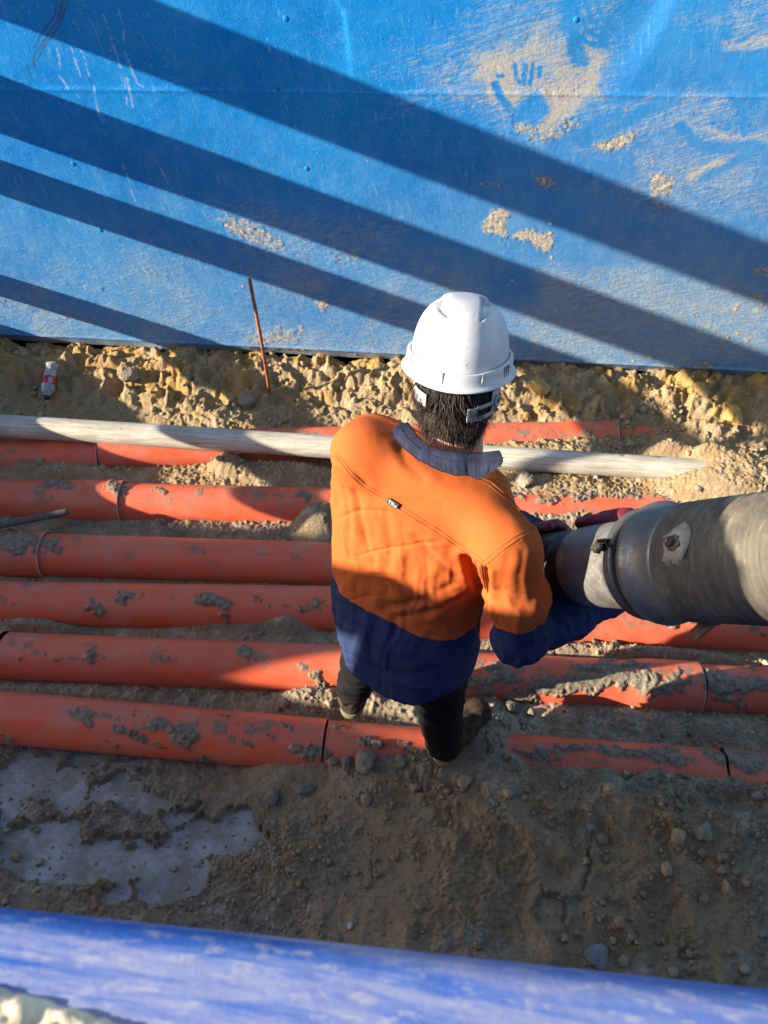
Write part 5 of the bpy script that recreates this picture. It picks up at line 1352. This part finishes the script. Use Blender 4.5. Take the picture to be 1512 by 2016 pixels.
# ---- trousers
HIPL = np.array([-.012, 1.245, 1.0])-PR*.092; HIPR = np.array([-.012, 1.245, 1.0])+PR*.092
HLL = onZ(684, 1415, .215); HLR = onZ(862, 1506, .215)
FL = np.array([.30, .95, 0]); FL /= np.linalg.norm(FL); FR = np.array([.58, .81, 0]); FR /= np.linalg.norm(FR)
ANL = HLL+FL*.06+np.array([0, 0, .09]); ANR = HLR+FR*.04-PR*.012+np.array([0, 0, .085])
KNL = (HIPL+ANL)/2+PF*.09+np.array([-.02, 0, .0]); KNR = (HIPR+ANR)/2+PF*.06-PR*.03
def leg_fn(P):
    pel = ellip(P, (-.005, 1.24, .88), (.15, .10, .12), np.array([PR, PF, [0, 0, 1]]))
    l = chain(P, [HIPL, KNL, ANL+np.array([0, 0, .01])], [.098, .08, .058], .02); r = chain(P, [HIPR, KNR, ANR+np.array([0, 0, .01])], [.102, .086, .058], .02)
    f = smin(smin(pel, l, .04), r, .04)
    # cut the cuffs level above the boots
    cl = np.where(((P-ANL)@PR) < ((ANR-ANL)@PR)*.5, ANL[2]-.025, ANR[2]-.03)
    f = smax(f, P[..., 2]-.95, .01)
    return smax(f, cl-P[..., 2], .006)
V, F = sdf_mesh(leg_fn, (-.34, .98, .2), (.40, 1.62, 1.14), .0055); N = sdf_normals(leg_fn, V)
D = (1-np.abs(2*fbm3(np.stack([V[:, 0]*8, V[:, 1]*8, V[:, 2]*22+3*fbm3(V*6, 3, 2)], -1), 61, 2)-1)-.7)*.022*sstep(1.0, .6, V[:, 2])
tr = mk('trousers', V+N*D[:, None], F, simple('black_trousers', (.0065, .0065, .008), .85, 0, .3, 40, .3, .002, .2), man)
# ---- boots
mb = Mt('brown_leather', .85, spec=.1); n = mb.noise(30, 5, .65); mb.out(mb.mix(mb.ramp(n, .35, .7), (.035, .023, .015), (.09, .062, .04)), nrm=mb.bump(n, .4, .003))
msole = simple('boot_sole', (.17, .14, .10), .8, 0, .3, 40, .3); mlace = simple('boot_lace', (.03, .025, .022), .8)
def boot(heel, fw, an):
    rt = np.array([fw[1], -fw[0], 0]); M = np.array([rt, fw, [0, 0, 1]])
    def up(P):
        q = (P-heel)@M.T
        f = chain(q, [(0, .045, .055), (0, .14, .05), (0, .235, .04)], [.043, .045, .044], .03)
        f = smin(f, rcone(q, (0, .05, .06), (0, .055, .15), .042, .048), .03)
        f = smin(f, ellip(q, (0, .235, .042), (.05, .05, .042)), .02)
        return smax(f, .022-q[..., 2], .004)
    def sole(P):
        q = (P-heel)@M.T
        y = np.clip(q[..., 1], .04, .24); wd = np.interp(y, [.04, .12, .2, .24], [.042, .038, .05, .046])
        f = np.hypot(q[..., 0], q[..., 1]-y)-wd
        return smax(smax(f, q[..., 2]-.028, .004), -q[..., 2]+.0, .004)
    lo = heel+np.array([-.16, -.1, -.02]); hi = heel+np.array([.30, .36, .24])
    V, F = sdf_mesh(up, lo, hi, .005); V = V+sdf_normals(up, V)*((fbm3(V*40, 4, 2)-.5)*.006)[:, None]
    b = mk('boot', V, F, mb.m, man)
    V, F = sdf_mesh(sole, lo, hi, .004); mk('sole', V, F, msole, b)
    parts = []
    for k in range(3):
        y = .11+.028*k; z = .118-.016*k
        parts.append(tube([heel+np.array([x, y+.01*math.sin(x*60), z-abs(x)*.55])@M for x in np.linspace(-.028, .028, 7)], .0024, 6))
    v, f = join(parts); mk('laces', v, f, mlace, b)
    return M
boot(HLL, FL, ANL); MR = boot(HLR, FR, ANR)
# ---- gloves
MG = simple('dark_red_glove', (.14, .010, .025), .5, 0, .3, 30, .25, .002, .4)
def glove(wr, dirf, nrm_in, fingers, thumb):
    """wr wrist, chains of world points"""
    def fn(P):
        f = chain(P, wr[0], wr[1], .02)
        for pts, rs in fingers: f = smin(f, chain(P, pts, rs, .006), .010)
        return smin(f, chain(P, thumb[0], thumb[1], .006), .012)
    allp = np.vstack([np.array(wr[0])]+[np.array(p) for p, _ in fingers]+[np.array(thumb[0])])
    V, F = sdf_mesh(fn, allp.min(0)-.06, allp.max(0)+.06, .0035)
    V = V+sdf_normals(fn, V)*((fbm3(V*45, 8, 2)-.5)*.004)[:, None]
    mk('glove', V, F, MG, man)
_, hA_, hB_ = frame(H_D)
def hp(px_along, ang, r):        # point round the hose: along = parameter, ang from the far-top side
    c = H_A+H_D*px_along
    up_ = C_U-H_D*(C_U@H_D); up_ /= np.linalg.norm(up_); sd = np.cross(H_D, up_)
    if sd@C_F < 0: sd = -sd
    return c+r*(math.cos(ang)*up_+math.sin(ang)*sd)
# right hand: comes up behind the sleeve, back of hand along the top far edge, fingers curled to the left
ta = .19
R0 = H_R+.014
wr = ([hp(ta+.055, 1.5, R0+.03), hp(ta+.04, .55, R0+.01), hp(ta-.01, .42, R0+.006)], [.034, .034, .034])
fing = []
for k in range(4):
    o = .30+.2*k
    b0 = hp(ta-.015-.002*k, o-.02, R0+.01-.002*k); b1 = hp(ta-.05+.006*k, o-.14, R0+.012); b2 = hp(ta-.072+.008*k, o-.20, R0+.004); b3 = hp(ta-.082+.009*k, o-.1, R0-.006)
    fing.append(([b0, b1, b2, b3], [.0135, .0125, .0118, .010]))
thumb = ([hp(ta+.02, .2, R0+.006), hp(ta-.015, .02, R0+.004), hp(ta-.05, -.03, R0)], [.015, .0125, .0105])
glove(wr, None, None, fing, thumb)
# left hand on the far side of the black tube
tl = -.045
wr = ([hp(tl-.06, 1.3, R0+.05), hp(tl-.03, .8, R0+.015), hp(tl-.005, .5, R0+.008)], [.032, .034, .034])
fing = []
for k in range(4):
    o = -.022+.021*k
    fing.append(([hp(tl+o, .42, R0+.012), hp(tl+o+.004, .18, R0+.012), hp(tl+o+.006, -.02, R0+.004), hp(tl+o+.006, -.14, R0-.002)], [.0125, .012, .0112, .0098]))
thumb = ([hp(tl-.03, .75, R0+.01), hp(tl+.03, .95, R0+.012), hp(tl+.06, 1.05, R0+.01)], [.014, .0125, .0105])
glove(wr, None, None, fing, thumb)

# ------------------------------------------------------------------ added shadow casters, out of frame to the left
def slab_x(name, xa, xb, z0, za, zb_, mat):      # added unseen panel on the near side, top heights shaped for its shadow
    V = []
    for x, zt in ((xa, za), (xb, zb_)):
        y = near_y(x); V += [(x, y, z0), (x, y, zt), (x, y-.14, zt), (x, y-.14, z0)]
    F = [[0, 1, 2, 3], [7, 6, 5, 4], [0, 4, 5, 1], [1, 5, 6, 2], [2, 6, 7, 3], [3, 7, 4, 0]]
    return mk(name, V, F, mat, smooth=False, loc=((xa+xb)/2, near_y(xa), z0))
tag(slab_x('trench_shield_wall', -5.45, -3.353, .1, 1.60, 1.36, M_PLATE), 'added low blue steel panel letting sun in on the near side, dipping between two taller ones', 'trench wall')
tag(slab_x('trench_shield_wall', -9.5, -5.453, .1, 2.35, 2.35, M_PLATE), 'added tall blue steel panel casting shade from the far left end of the near side', 'trench wall')
tag(slab_x('shadow_rail', -5.452, -3.352, 2.215, 2.36, 2.36, M_CASTER), 'added shade-casting blue steel rail bridging the dip between the two tall near side panels', 'rail')  # added rail, its shadow makes the dark band on the shirt
XS = -2.7
def bar(y0, y1, z0, z1, label):  # added board, casts one of the stripes on the far wall
    v, f = box((XS, (y0+y1)/2, (z0+z1)/2), .05, y1-y0, z1-z0, .004)
    tag(mk('shadow_board', v, f, M_CASTER, smooth=False, loc=(XS, (y0+y1)/2, z0)), label, 'shadow_caster')
YP = 1.80
bar(YP, YW-.003, 2.2, 2.48, 'added deep blue shadow-casting board, topmost of the rack left of the pipes')
bar(YP, YW-.003, 1.71, 1.957, 'added deep blue shadow-casting board, second from the top of the rack')
bar(YP, YW-.003, 1.4, 1.57, 'added slim blue shadow-casting board, third from the top of the rack')
bar(YP, YW-.003, .80, .93, 'added slim blue shadow-casting board, second from the bottom of the rack')
bar(YP, YW-.003, .30, .60, 'added deep blue shadow-casting board, lowest of the rack, just over the soil')
b, f = box((XS, YP-.028, 1.24), .05, .05, 2.48); tag(mk('added_post', b, f, M_CASTER, smooth=False, loc=(XS, YP, 0)), 'added upright blue steel post carrying the near ends of the shadow-casting boards', 'post')  # added to hold up the shadow boards
